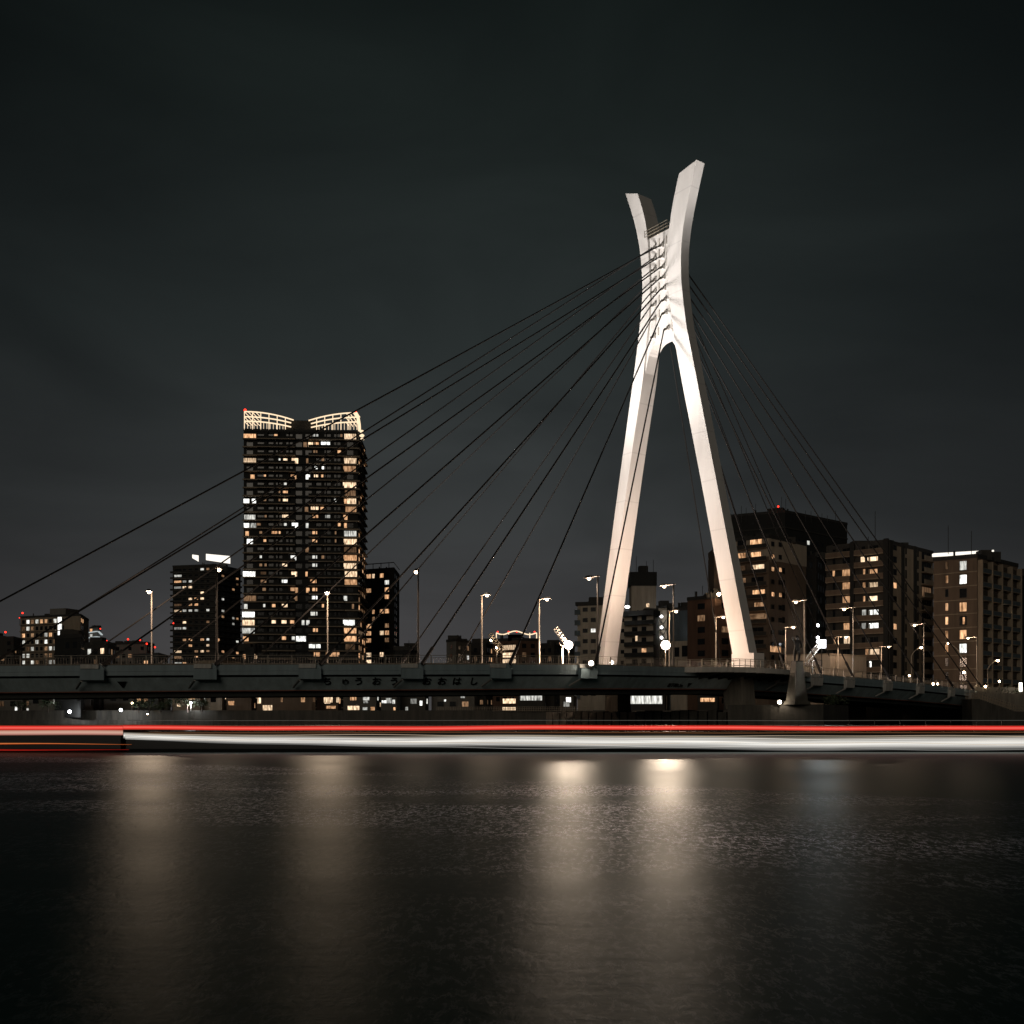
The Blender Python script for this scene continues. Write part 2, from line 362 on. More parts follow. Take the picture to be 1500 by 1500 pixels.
near_rows=[(981,1077,981,1102),(947,1071,947,1095.5),(850,1053.4,850,1077),(720,1029.8,720,1052.4),(640,1014.5,640,1037),(560,999,560,1021.6),(500,988.5,500,1010),(474,985,474,1005),(427,979,427,999.4),(397,977.6,397,997.5),(362,977.5,362,998),(327,981,325,1002),(292,986.6,285,1009.5),(254,994.7,234,1020.5)]
far_rows=[(985,870,985,882),(935,876.7,935,888),(830,890.5,830,902.5),(720,905,720,917.5),(640,916,640,929),(560,927,560,941),(513,933,513,946),(474,937.5,474,950),(438,940.6,438,952),(408,940.6,408,951.5),(369,937.5,369,949.5),(336,931.7,336,947),(310,924.7,310,942),(283.5,916.3,283.5,934)]
leg(near_rows,-1.4,1.65).build('leg',M['pylon'],pyl)
leg(far_rows,-1.4,2.9).build('leg',M['pylon'],pyl)
# panel seams on legs (thin raised bands)
mb=MB()
for rows,off in ((near_rows,-1.4),(far_rows,-1.4)):
    pass
# web panel between the legs, arch at its foot
def inner(rows,side,y,off):
    pts=[(r[0],r[1]) if side=='l' else (r[2],r[3]) for r in rows]
    pts=sorted(pts)
    for (y0,x0),(y1,x1) in zip(pts[:-1],pts[1:]):
        if y0<=y<=y1: return onplane(x0+(x1-x0)*(y-y0)/(y1-y0),y,off)
mb=MB(); fo=-1.05; bo=.9
top=338; sL,zt=inner(far_rows,'r',top,-1.4); sR,_=inner(near_rows,'l',top,-1.4)
def sfar(z):     # s of the far leg inner edge at height z
    tab=[inner(far_rows,'r',y,-1.4) for y in range(300,600,6)]
    for (s0,z0),(s1,z1) in zip(tab[:-1],tab[1:]):
        if z1<=z<=z0: return s0+(s1-s0)*(z-z0)/(z1-z0)
    return tab[-1][0]
def snear(z):
    tab=[inner(near_rows,'l',y,-1.4) for y in range(300,600,6)]
    for (s0,z0),(s1,z1) in zip(tab[:-1],tab[1:]):
        if z1<=z<=z0: return s0+(s1-s0)*(z-z0)/(z1-z0)
    return tab[-1][0]
zap=onplane(980,500,.5)[1]; zsp=onplane(965,552,.5)[1]
NC=14; zt=onplane(965,343,-1)[1]
cols=[]
for i in range(NC+1):
    f=i/NC; e=max(0,1-abs(2*f-1)**2.8)**(1/2.4); zb=zsp+(zap-zsp)*e
    cols.append((f,zb))
def col_pts(f,zb,off):
    out=[]
    for k in range(11):
        z=zb+(zt-zb)*k/10; a=sfar(z)+.05; b=snear(z)-.05
        out.append(PP(a+(b-a)*f,z,off))
    return out
A=[col_pts(f,zb,fo) for f,zb in cols]; B=[col_pts(f,zb,bo) for f,zb in cols]
for i in range(NC):
    for k in range(10):
        mb.face([A[i][k],A[i+1][k],A[i+1][k+1],A[i][k+1]]); mb.face([B[i+1][k],B[i][k],B[i][k+1],B[i+1][k+1]])
    mb.face([A[i+1][0],A[i][0],B[i][0],B[i+1][0]]); mb.face([A[i][10],A[i+1][10],B[i+1][10],B[i][10]])
mb.build('web_panel',M['pylon'],pyl)
mb=MB()      # little gallery on top of the panel
a,b=sfar(zt)+.05,snear(zt)-.05
for off in (-1.9,-1.1):
    for z in (0,.45,.9): mb.tube([PP(a,zt+z,off),PP(b,zt+z,off)],.05,5)
    for k in range(7): mb.tube([PP(a+(b-a)*k/6,zt,off),PP(a+(b-a)*k/6,zt+.9,off)],.05,5)
mb.build('gallery_railing',M['rail'],pyl)
# cable nodes
nearN=[(968,359),(969,375),(969.5,391),(970,406),(971,422),(972,439),(973,458),(976,481)]
farN=[(957,363),(957,379),(957,395),(957,411),(957,427),(957,446),(957,467),(956,493)]
nodes=[]
for lst in (nearN,farN):
    row=[]
    for px,py in lst:
        s,z=onplane(px,py,-1.5); row.append((s,z))
        mb=MB()
        c=PP(s,z,-1.3)
        ds=TT*.2; dz=Vector((0,0,.26)); da=AX*.22
        mb.hexa([c-ds-dz-da,c+ds-dz-da,c+ds-dz+da,c-ds-dz+da,c-ds+dz*1.6-da*.2,c+ds+dz*1.6-da*.2,c+ds+dz+da,c-ds+dz+da])
        mb.build('anchor_socket',M['pylon'],pyl)
        mb=MB(); mb.tube([PP(s,z+.1,-1.2),PP(s,z-.25,-1.9)],.17,8); mb.build('cable_collar',M['darkpole'],pyl)
    nodes.append(row)
# recessed slots beside the sockets
for row,dd in ((nodes[0],-.7),(nodes[1],-.75)):
    for s,z in row[:]:
        mb=MB(); ds=TT*.16; c=PP(s+dd,z+.55,-1.08)
        q=AX*.12
        mb.hexa([c-ds-q+Vector((0,0,-.55)),c+ds-q+Vector((0,0,-.55)),c+ds+q+Vector((0,0,-.55)),c-ds+q+Vector((0,0,-.55)),c-ds-q+Vector((0,0,.55)),c+ds-q+Vector((0,0,.55)),c+ds+q+Vector((0,0,.55)),c-ds+q+Vector((0,0,.55))])
        mb.build('access_slot',M['block'],pyl)
# anchors on the deck edges
LPX=[-199,-20,153,316,470,617,745,870]
RPX=[1440,1424,1394,1349,1302,1247,1200,1148]
Lsn=[s_of(p) for p in LPX]
Lsn[0]=Lsn[2]-22.5; Lsn[1]=Lsn[2]-11.5
Rsn=[s_of(p) for p in RPX]
def anchor(s,side,style):
    p,d,n=at(s); mb=MB()
    if side=='near': base=p; o=-n
    else: base=p+n*W; o=n
    L0=2.3 if style=='L' else 2.0
    a=base-d*L0; b=base+d*.15
    def P(q,out,z): return q+o*out+Vector((0,0,z))
    mb.hexa([P(a,0,-1.7),P(b,0,-1.7),P(b,.5,-1.55),P(a,.5,-1.55),P(a,0,-.35),P(b,0,-.35),P(b,.62,-.4),P(a,.62,-.4)],0)
    mb.hexa([P(b-d*.0,0,-.3),P(b+d*.03,.1,-.3),P(b+d*.03,.6,-.3),P(b,.6,-.3),P(b-d*.5,0,.25),P(b-d*.4,.1,.25),P(b-d*.4,.45,.25),P(b-d*.5,.45,.25)],0)
    ob=mb.build('anchor_housing',[M['fascia'] if (style=='L') else M['block']],bridge)
    mb=MB(); mb.tube([P(a+d*.1,.30,-1.65),P(a-d*.7,-.9,-2.45)],.13,6); mb.build('drain_pipe',M['block'],bridge)
    # short tray beside the rail
    mb=MB(); mb.hexa([P(a,.02,-.32),P(b-d*.6,.02,-.32),P(b-d*.6,.3,-.32),P(a,.3,-.32),P(a,.02,.12),P(b-d*.6,.02,.12),P(b-d*.6,.3,.12),P(a,.3,.12)]); mb.build('anchor_cover',M['block'],bridge)
    return base+o*.35+Vector((0,0,.1))
def cable(a,b,r=.085):
    a=Vector(a); b=Vector(b); mb=MB(); pts=[]
    for i in range(13):
        t=i/12; q=a.lerp(b,t); q.z-=4*.002*(b-a).length*t*(1-t); pts.append(q)
    mb.tube(pts,r,6); mb.tube([b+(a-b).normalized()*0.0,b+(a-b).normalized()*2.6],r*1.9,8)
    mb.build('stay_cable',M['cable'],bridge)
for i in range(8):
    for j,side in enumerate(('near','far')):
        s,z=nodes[j][i]
        pa=anchor(Lsn[i],side,'L')
        if not (i==7 and j==1): cable(PP(s,z-.3,-2.0),pa,.11 if j==0 else .10)
        pb=anchor(Rsn[i],side,'R')
        if not (i>=6 and j==1): cable(PP(s,z-.3,.9),pb,.10 if j==0 else .09)
# railing, one per edge
def railing(off, lean):
    r=bpy.data.objects.new('railing',None); COL.objects.link(r); r.parent=bridge
    s0=26 if off<1 else 60
    for z0,th in ((1.12,.06),(.88,.03),(.22,.03)):
        sweep('rail',[(off-th*.7,z0-th*.5),(off-th*.7,z0+th*.5),(off+th*.7,z0+th*.5),(off+th*.7,z0-th*.5)],M['rail'],s0=s0,parent=r,step=3)
    L_=acc[-1]-s0; n=96
    for i in range(n):
        p,d,nn=at(s0+L_*i/n); mb=MB(); c=p+nn*off
        mb.hexa([c-d*.06-nn*.07,c+d*.06-nn*.07,c+d*.06+nn*.07,c-d*.06+nn*.07]+[q+Vector((0,0,1.10)) for q in (c-d*.05-nn*.05,c+d*.05-nn*.05,c+d*.05+nn*.05,c-d*.05+nn*.05)])
        mb.build('post',M['rail'],r)
    mb=MB(); k=int(L_/.28)
    for i in range(k):
        p,d,nn=at(s0+L_*i/k); c=p+nn*off
        mb.tube([c+Vector((0,0,.2)),c+Vector((0,0,.88))],.018,4,cap=False)
    tag(mb.build('baluster',M['rail'],r),kind='stuff')
    return r
railing(.12,0); railing(W-.12,0)
# viewing balcony round the near pylon leg
sc_=s_of(1088); p,d,n=at(sc_)
mb=MB(); bal=[]; HB=12.5
for i in range(25):
    f=-1+2*i/24; out_=4.6*math.sqrt(max(0,1-abs(f)**2.6))
    pp,dd,nn=at(sc_+f*HB); bal.append(pp-nn*(out_+.12)+Vector((0,0,.0)))
inn=[]
for i in range(25):
    f=-1+2*i/24; pp,dd,nn=at(sc_+f*HB); inn.append(pp+nn*.0)
for i in range(24):
    up=Vector((0,0,.07)); dn=Vector((0,0,-.62))
    mb.face([bal[i]+up,bal[i+1]+up,inn[i+1]+up,inn[i]+up]); mb.face([bal[i]+dn,inn[i]+dn,inn[i+1]+dn,bal[i+1]+dn]); mb.face([bal[i]+dn,bal[i+1]+dn,bal[i+1]+up,bal[i]+up])
balc=mb.build('viewing_balcony',M['block'],bridge)
mb=MB()
for z0 in (1.12,.88,.25): mb.tube([q+Vector((0,0,z0)) for q in bal[1:-1]],.04,5)
for q in bal[1:-1:1]: mb.tube([q,q+Vector((0,0,1.12))],.055,5)
mb.build('balcony_railing',M['rail'],balc)
mb=MB()   # ribs under the balcony
for i in range(3,22,2):
    a=bal[i]+Vector((0,0,-.63)); b=inn[i]+Vector((0,0,-.63)); b2=inn[i]+Vector((0,0,-1.5)); dd=(bal[i+1]-bal[i-1]).normalized()*.1
    mb.hexa([b2-dd,a-dd+Vector((0,0,-.1)),a+dd+Vector((0,0,-.1)),b2+dd,b-dd,a-dd,a+dd,b+dd])
mb.build('balcony_bracket',M['soffit'],balc)
# base block of the near leg
mb=MB(); s,z=onplane(1088,970,-1.4)
def blk(mb,s,z0,z1,hs,o0,o1):
    mb.hexa([PP(s-hs,z0,o0),PP(s+hs,z0,o0),PP(s+hs,z0,o1),PP(s-hs,z0,o1),PP(s-hs,z1,o0),PP(s+hs,z1,o0),PP(s+hs,z1,o1),PP(s-hs,z1,o1)])
blk(mb,s-.1,8.9,11.2,1.95,-1.55,.6); mb.build('leg_base',M['pylon'],pyl)
# piers
mb=MB(); s1=-13.1
mb.hexa([PP(s1-1.2,3.6,-.9),PP(s1+2.0,3.6,-.9),PP(s1+2.0,3.6,1.6),PP(s1-1.2,3.6,1.6),PP(s1-1.0,8.3,-1.5),PP(s1+2.6,8.3,-1.5),PP(s1+2.6,8.3,1.2),PP(s1-1.0,8.3,1.2)]); mb.build('pier',M['concrete'],bridge)
s1=12
mb=MB(); mb.hexa([PP(s1-1.5,3,-1.5),PP(s1+1.5,3,-1.5),PP(s1+1.5,3,1.5),PP(s1-1.5,3,1.5),PP(s1-1.2,8.3,-1.2),PP(s1+1.2,8.3,-1.2),PP(s1+1.2,8.3,1.2),PP(s1-1.2,8.3,1.2)]); mb.build('pier',M['concrete'],bridge)
# river foundation of the pier
a=Vector((*gp(1066,138),0)); b=Vector((*gp(1206,132),0)); c=Vector((*gp(1243,150),0)); dd_=a+(c-b)
mb=MB(); zt_=4.15
mb.hexa([a+Vector((0,0,-2)),b+Vector((0,0,-2)),c+Vector((0,0,-2)),dd_+Vector((0,0,-2)),a+Vector((0,0,zt_)),b+Vector((0,0,zt_)),c+Vector((0,0,zt_)),dd_+Vector((0,0,zt_))])
mb.build('pier_foundation',M['darkconcrete'],bridge)
mb=MB(); a=Vector((*gp(800,168),0)); b=Vector((*gp(1066,139),0)); o=Vector((3,10,0))
for i in range(22):
    p1=a.lerp(b,i/22); p2=a.lerp(b,(i+.86)/22); h=3.3+random.uniform(-.15,.2)
    mb.hexa([p1+Vector((0,0,-2)),p2+Vector((0,0,-2)),p2+o+Vector((0,0,-2)),p1+o+Vector((0,0,-2)),p1+Vector((0,0,h)),p2+Vector((0,0,h)),p2+o+Vector((0,0,h)),p1+o+Vector((0,0,h))])
mb.build('pier_fender',M['darkconcrete'],bridge)
# abutment at the right bank
p,d,n=at(acc[-1]-6); mb=MB()
a=p-n*1.5; b=p+n*(W+2); e=d*30
mb.hexa([a+Vector((0,0,-p.z-1)),b+Vector((0,0,-p.z-1)),b+e+Vector((0,0,-p.z-1)),a+e+Vector((0,0,-p.z-1)),a+Vector((0,0,-1.3)),b+Vector((0,0,-1.3)),b+e+Vector((0,0,-1.3)),a+e+Vector((0,0,-1.3))])
mb.build('abutment',M['concrete'],bridge)
# lettering on the inclined web
def girder_text(txt, px, py, size, s_off=0, mat='letter'):
    s=s_of(px,.9); p,d,n=at(s)
    q=p+n*.95; zc=zz(py,q.y)
    rel=zc-p.z                       # -1.28..-2.72 -> offset .35..1.7
    off=.35+(-1.28-rel)/(1.44)*1.35-.05
    slope=Vector(n)*-1.35+Vector((0,0,1.44)); slope.normalize()
    cu=bpy.data.curves.new('lettering','FONT'); cu.body=txt; cu.size=size; cu.align_x='CENTER'; cu.align_y='CENTER'; cu.extrude=.02
    cu.offset=.022*size
    tmp=bpy.data.objects.new('tmp',cu); COL.objects.link(tmp)
    dg=bpy.context.evaluated_depsgraph_get(); dg.update(); me=bpy.data.meshes.new_from_object(tmp.evaluated_get(dg))
    bpy.data.objects.remove(tmp)
    nor=d.cross(slope)
    Mx=Matrix((d,slope*1.15,nor)).transposed().to_4x4(); org=p+n*off+Vector((0,0,rel))+nor*.02
    Mx.translation=org-Vector(bridge.location)
    me.transform(Mx); me.materials.clear(); me.materials.append(M[mat])
    o=bpy.data.objects.new('lettering',me); COL.objects.link(o); o.parent=bridge
    return o
for ch,px in zip('ちゅうおう',(480.7,504.7,527,552,576)): girder_text(ch,px,998.6,1.1 if ch!='ゅ' else 1.0)
for ch,px in zip('おおはし',(624,647,669.5,693)): girder_text(ch,px,998.6,1.1)
girder_text('桁下高5.2m',993,1004,.62); girder_text('▼',1011,1004,.8); girder_text('▼',178,1003.5,1.0)

# ------------------------------------------------------------------ lights on the pylon
def spot(name, loc, aim, e, size, blend, col=(1,.93,.88)):
    l=bpy.data.lights.new(name,'SPOT'); l.energy=e; l.spot_size=R(size); l.spot_blend=blend; l.color=col; l.shadow_soft_size=3.5
    o=bpy.data.objects.new(name,l); COL.objects.link(o); o.location=loc
    o.rotation_euler=(Vector(aim)-Vector(loc)).to_track_quat('-Z','Y').to_euler()
spot('pylon_floodlight_lower', P0-AX*24+TT*-3+Vector((0,0,10)), PP(-5,38,0), 24000, 75, .8)
spot('pylon_floodlight_lower', P0-AX*24+TT*7+Vector((0,0,10)), PP(6,38,0), 15000, 75, .8)
spot('pylon_floodlight_middle', P0-AX*42+TT*2+Vector((0,0,10)), PP(0,44,0), 85000, 42, .9)
spot('pylon_floodlight_upper', P0-AX*58+TT*12+Vector((0,0,10)), PP(0,66,0), 450000, 34, .9)
spot('pylon_floodlight_blade', Vector((37,131,5)), PP(-6.5,80.5,-1), 290000, 9, .3)

# ------------------------------------------------------------------ street lamps
def bridge_lamp(s, near, label, tall, group, dark, bulb='lamp'):
    p,d,n=at(s); base=p+(n*.7 if near else n*(W-.7)); inn=n if near else -n
    base.z+=.16
    t=thing('street_lamp',base,label,'street lamp',group)
    pm=M['darkpole'] if dark or bulb=='lampstrong' else M['lamppole']  # near posts get their backlit shade through the darker paint
    mb=MB(); mb.tube([base,base+Vector((0,0,1.2))],.17,8); mb.tube([base+Vector((0,0,1.2)),base+Vector((0,0,tall))],.12,8,r2=.09)
    mb.build('pole',pm,t)
    mb=MB(); h=base+Vector((0,0,tall-.12)); mb.tube([h-inn*.4,h+inn*1.3],.06,6); mb.build('arm',pm,t)
    c=h+inn*1.6+Vector((0,0,-.05))
    mb=MB(); dd=d*.32; ii=inn*.62
    mb.hexa([c-dd-ii,c+dd-ii,c+dd+ii,c-dd+ii,c-dd*.5-ii*.6+Vector((0,0,.28)),c+dd*.5-ii*.6+Vector((0,0,.28)),c+dd*.5+ii*.6+Vector((0,0,.28)),c-dd*.5+ii*.6+Vector((0,0,.28))])
    hd=mb.build('lamp_head',pm,t)
    mb=MB(); mb.ball(c+Vector((0,0,-.12)),.23,0,10,7,.75); mb.build('bulb',M[bulb],hd)
    glow(c+Vector((0,0,-.55)),250 if bulb=='lampstrong' else (26 if near else 60),(1,.69,.49),.13,t)
nearL=[(317,'dark lamp post on the near deck edge in front of the mid height left block'),
 (613,'dark lamp post on the near deck edge just right of the hiragana lettering gap'),
 (876,'dark lamp post just left of the foot of the far pylon leg'),
 (986,'dark lamp post standing between the two pylon legs'),
 (1178,'lamp post directly behind the statue plinth'),
 (1250,'lamp post at the near edge in front of the pale low hall'),
 (1353,'lamp post in front of the light right flank of the striped apartment block'),
 (1431,'last near lamp post at the right end of the bridge')]
for px,lab in nearL:
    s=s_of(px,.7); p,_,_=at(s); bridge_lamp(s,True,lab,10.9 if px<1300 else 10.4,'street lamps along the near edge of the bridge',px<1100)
farL=[(223,'pale lamp post alone against the sky left of the mid height block'),
 (481,'pale lamp post on the far deck edge in front of the tall tower'),
 (706,'pale lamp post left of the tilted floodlight rack'),
 (789,'pale lamp post between the two tilted floodlight racks'),
 (981,'pale far side lamp post seen between the pylon legs'),
 (1049,'short looking pale lamp post beside the near pylon leg'),
 (1150,'pale far side lamp post left of the statue'),
 (1228,'pale far side lamp post in front of the pale low hall'),
 (1330,'pale far side lamp post near the right end of the bridge')]
for px,lab in farL:
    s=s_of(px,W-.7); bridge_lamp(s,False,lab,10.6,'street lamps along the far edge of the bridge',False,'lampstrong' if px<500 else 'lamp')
def arm_lamp(px,D,ybase,ytop,hx,label,b=.26):
    base=Vector((*gp(px,D),max(BZ,zz(ybase,D)))); t=thing('curved_street_lamp',base,label,'street lamp','curved arm lamps on the right bank')
    top=zz(ytop,D); dx=(hx-px)/FPX*D; sg=1 if dx>0 else -1
    mb=MB(); mb.tube([base,Vector((base.x,base.y,top-abs(dx)*1.0)),Vector((base.x+dx*.35,base.y,top-abs(dx)*.45)),Vector((base.x+dx,base.y,top+.1))],.10,7,r2=.07); mb.build('pole',M['lamppole'],t)
    mb=MB(); c=Vector((base.x+dx+.2*sg,base.y,top)); mb.box(c.x-.5,c.x+.5,c.y-.2,c.y+.2,c.z+.05,c.z+.2); hd=mb.build('lamp_head',M['lamppole'],t)
    mb=MB(); mb.ball(c-Vector((0,0,.1)),b,0,8,6,.8); mb.build('bulb',M['lampfar'],hd)
arm_lamp(1335,200,1003,948,1348,'curved arm lamp at the foot of the striped apartment block')
arm_lamp(1408,205,1003,942,1390,'curved arm lamp leaning left in front of the brick apartment block',.14)
arm_lamp(1447,195,1012,967,1460,'curved arm lamp above the bank stairway')

# floodlight stands
def flood_stand(px,D,yb,yrack,dxr,label,lit,mat='flood',rb=.62,ballat=None):
    base=Vector((*gp(px,D),zz(yb,D))); t=thing('floodlight_stand',base,label,'floodlight','floodlight stands beside the pylon')
    top=Vector((base.x,base.y,zz(yrack,D)))
    mb=MB(); mb.tube([base,top],.09,6); mb.tube([top,top+Vector((-.5,0,.5))],.06,5); mb.tube([top,top+Vector((.5,0,.5))],.06,5); mb.build('post',M['lamppole'],t)
    ax=Vector((dxr,0,2.1)).normalized(); c=top+Vector((0,0,1.3)); u=ax.cross(Vector((0,1,0))).normalized(); mb=MB()
    a=c-ax*1.7; b=c+ax*1.7
    for o1 in (-.35,.35):
        for o2 in (-.25,.25):
            mb.tube([a+u*o1+Vector((0,o2,0)),b+u*o1+Vector((0,o2,0))],.045,5)
    for i in range(8):
        q=a.lerp(b,i/7); q2=a.lerp(b,min(1,(i+1)/7))
        for o2 in (-.25,.25): mb.tube([q-u*.35+Vector((0,o2,0)),q2+u*.35+Vector((0,o2,0))],.035,4); mb.tube([q-u*.35+Vector((0,o2,0)),q+u*.35+Vector((0,o2,0))],.035,4)
    mb.build('lattice_rack',M['lamppole'],t)
    if ballat:
        mb=MB(); cc=Vector((*gp(ballat[0],D),zz(ballat[1],D))); mb.ball(cc,rb,0,12,8)
        mb.build('floodlight',M[mat],t); glow(cc+Vector((0,-rb-.4,-.1)),1350,(1,.72,.55),.3,t)
        mb=MB(); mb.tube([cc-Vector((0,0,rb)),Vector((cc.x,cc.y,base.z))],.07,6); mb.build('floodlight_post',M['lamppole'],t)
    for f in lit:
        mb=MB(); q=a.lerp(b,f)+u*.45; mb.ball(q,.16,0,8,6); mb.build('lamp',M['lampfar'],t)
flood_stand(728,150,972,955,-1.6,'tilted lattice floodlight rack left of the far pylon leg, small lamps on its edge',(.75,.35))
flood_stand(824,150,972,947,-1.5,'tilted lattice floodlight rack with one big glaring lamp',(),'flood',.62,(833,945))
flood_stand(1190,165,987,969,1.7,'tilted lattice floodlight rack with a bright white square lamp right of the statue',())
t=thing('floodlight',Vector((*gp(975,150),zz(980,150))),'big glaring round floodlight between the pylon legs','floodlight')
mb=MB(); c=Vector((*gp(975,150),zz(945,150))); mb.ball(c,.68,0,12,8); mb.build('lamp',M['flood'],t); glow(c+Vector((0,-1.1,-.1)),1350,(1,.72,.55),.3,t)
mb=MB(); mb.tube([c-Vector((0,0,.6)),Vector((c.x,c.y,zz(980,150)))],.07,6); mb.build('post',M['lamppole'],t)
t=thing('square_floodlight',Vector((*gp(1204,166),zz(987,166))),'square white floodlight panel glaring beside the lattice rack','floodlight')
mb=MB(); c=Vector((*gp(1204,166),zz(943,166))); mb.box(c.x-.6,c.x+.6,c.y-.1,c.y+.1,c.z-.65,c.z+.65); mb.build('lamp',M['floodcool'],t); glow(c+Vector((0,-.6,0)),110,(.9,.95,1),.3,t)
mb=MB(); mb.box(c.x-.65,c.x+.65,c.y+.11,c.y+.3,c.z-.7,c.z+.7); mb.tube([Vector((c.x,c.y+.2,c.z-.7)),Vector((c.x,c.y+.2,zz(987,166)))],.07,6); mb.build('housing',M['darkpole'],t)
def small_flood(px,D,py,r,label,mat='flood'):
    c=Vector((*gp(px,D),zz(py,D))); t=thing('small_floodlight',c,label,'floodlight','small floodlights fixed to the bridge')
    mb=MB(); mb.ball(c,r,0,10,7); mb.build('lamp',M[mat],t); glow(c+Vector((0,-r-.2,-.05)),6,(1,.8,.62),.1,t)
    mb=MB(); mb.tube([c+Vector((0,r,-r)),c+Vector((0,r,-r-.5))],.05,5); mb.box(c.x-r,c.x+r,c.y+r,c.y+r+.12,c.z-r,c.z+r); mb.build('bracket',M['darkpole'],t)
M['floodsmall']=emis('small floodlight glow',(1,.85,.68),14,False)
small_flood(866,121,971.5,.30,'small glaring floodlight on the railing left of the far pylon leg','floodsmall')
small_flood(896,158,970.5,.28,'small floodlight at the very foot of the far pylon leg','floodsmall')
small_flood(1142,134,1028.5,.26,'small floodlight low on the river pier beside the statue plinth','floodsmall')

# ------------------------------------------------------------------ statue
D=133.5; cx,cy=gp(1167.5,D); zb=4.15; zt2=zz(969.5,D)
t=thing('statue_plinth',(cx,cy,zb),'tapered stone plinth standing on the river pier','plinth')
mb=MB()
def tap(mb,h0,h1,z0,z1,rot=.35,cx=cx,cy=cy):
    c,s_=math.cos(rot),math.sin(rot); q=[(-1,-1),(1,-1),(1,1),(-1,1)]
    mb.hexa([(cx+(x*c-y*s_)*h0,cy+(x*s_+y*c)*h0,z0) for x,y in q]+[(cx+(x*c-y*s_)*h1,cy+(x*s_+y*c)*h1,z1) for x,y in q])
tap(mb,1.28,1.1,zb,zb+.45); mb2=MB(); tap(mb2,1.0,.52,zb+.45,zt2-.02)
mb.build('base',M['plinth'],t); mb2.build('shaft',M['plinth'],t)
def skin(name,verts,edges,mat,parent,root=0,sub=2):
    me=bpy.data.meshes.new(name); off=parent_loc(parent)
    me.from_pydata([tuple(Vector(v[:3])-off) for v in verts],edges,[])
    o=bpy.data.objects.new(name,me); COL.objects.link(o)
    o.parent=parent
    md=o.modifiers.new('s','SKIN'); sv=me.skin_vertices[0].data if me.skin_vertices else None
    if sv is None:
        bpy.context.view_layer.objects.active=o
        bpy.ops.mesh.customdata_skin_add(); sv=me.skin_vertices[0].data
    for i,v in enumerate(verts): sv[i].radius=(v[3],v[3])
    sv[root].use_root=True
    s2=o.modifiers.new('u','SUBSURF'); s2.levels=sub; s2.render_levels=sub
    me.materials.append(mat); return o
z0=zt2
st=thing('statue',(cx,cy,z0),'dark bronze standing figure on top of the tapered plinth','statue')
def V(x,y,z,r): return (cx+x,cy+y,z0+z,r)
bv=[V(0,0,1.75,.30),V(0,0,2.1,.26),V(.05,0,2.5,.36),V(.03,0,2.85,.13),V(-.02,0,3.12,.19),
    V(-.22,0,1.55,.24),V(-.30,0,.85,.17),V(-.30,0,.12,.12),V(-.42,-.15,.05,.09),
    V(.20,0,1.55,.24),V(.30,0,.85,.18),V(.20,0,.12,.12),V(.10,-.2,.05,.09),
    V(.42,0,2.62,.14),V(.62,0,2.15,.11),V(.45,-.25,1.80,.09),
    V(-.35,0,2.62,.14),V(-.62,-.1,2.9,.11),V(-.55,-.1,3.3,.08)]
be=[(0,1),(1,2),(2,3),(3,4),(0,5),(5,6),(6,7),(7,8),(0,9),(9,10),(10,11),(11,12),(2,13),(13,14),(14,15),(2,16),(16,17),(17,18)]
skin('figure',bv,be,M['bronze'],st)
mb=MB(); mb.tube([(cx-.5,cy,z0),(cx+.5,cy,z0)],.0,4); mb=MB(); tap(mb,.48,.44,z0-.02,z0+.12); mb.build('base_slab',M['bronze'],st)
mb=MB(); mb.ball((cx-.02,cy,z0+3.2),.27,0,10,7,.9); mb.ball((cx+.15,cy+.05,z0+3.05),.2,0,8,6); mb.build('hair',M['bronze'],st)

# ------------------------------------------------------------------ buildings
class Face:
    def __init__(s,A,B):
        s.A=Vector((A[0],A[1],0)); s.B=Vector((B[0],B[1],0)); s.L=(s.B-s.A).length; s.u=(s.B-s.A)/s.L
        s.n=Vector((s.u.y,-s.u.x,0))
        if s.n.dot(-(s.A+s.B)/2)<0: s.n=-s.n
    def pt(s,u,z,d=0): return s.A+s.u*u+s.n*d+Vector((0,0,z))
    def upx(s,px):
        k=kx(px); return (k*s.A.y-s.A.x)/(s.u.x-k*s.u.y)
    def D(s,u): return s.A.y+s.u.y*u
    def box(s,mb,u0,u1,z0,z1,d0,d1,m=0):
        mb.hexa([s.pt(u0,z0,d1),s.pt(u1,z0,d1),s.pt(u1,z0,d0),s.pt(u0,z0,d0),s.pt(u0,z1,d1),s.pt(u1,z1,d1),s.pt(u1,z1,d0),s.pt(u0,z1,d0)],m)
    def pane(s,mb,u0,u1,z0,z1,d,m,frame=True):
        mb.face([s.pt(u0,z0,d),s.pt(u1,z0,d),s.pt(u1,z1,d),s.pt(u0,z1,d)],m,[(0,0),(u1-u0,0),(u1-u0,1),(0,1)])
        if frame:
            w=u1-u0; f=.06
            s.box(mb,u0-f,u1+f,z1,z1+f,0,d+.05,6); s.box(mb,u0-f,u1+f,z0-f,z0,0,d+.07,6)
            s.box(mb,u0-f,u0,z0,z1,0,d+.04,6); s.box(mb,u1,u1+f,z0,z1,0,d+.04,6)
            n=max(1,round(w/1.3))
            for i in range(1,n): s.box(mb,u0+w*i/n-.03,u0+w*i/n+.03,z0,z1,0,d+.03,6)
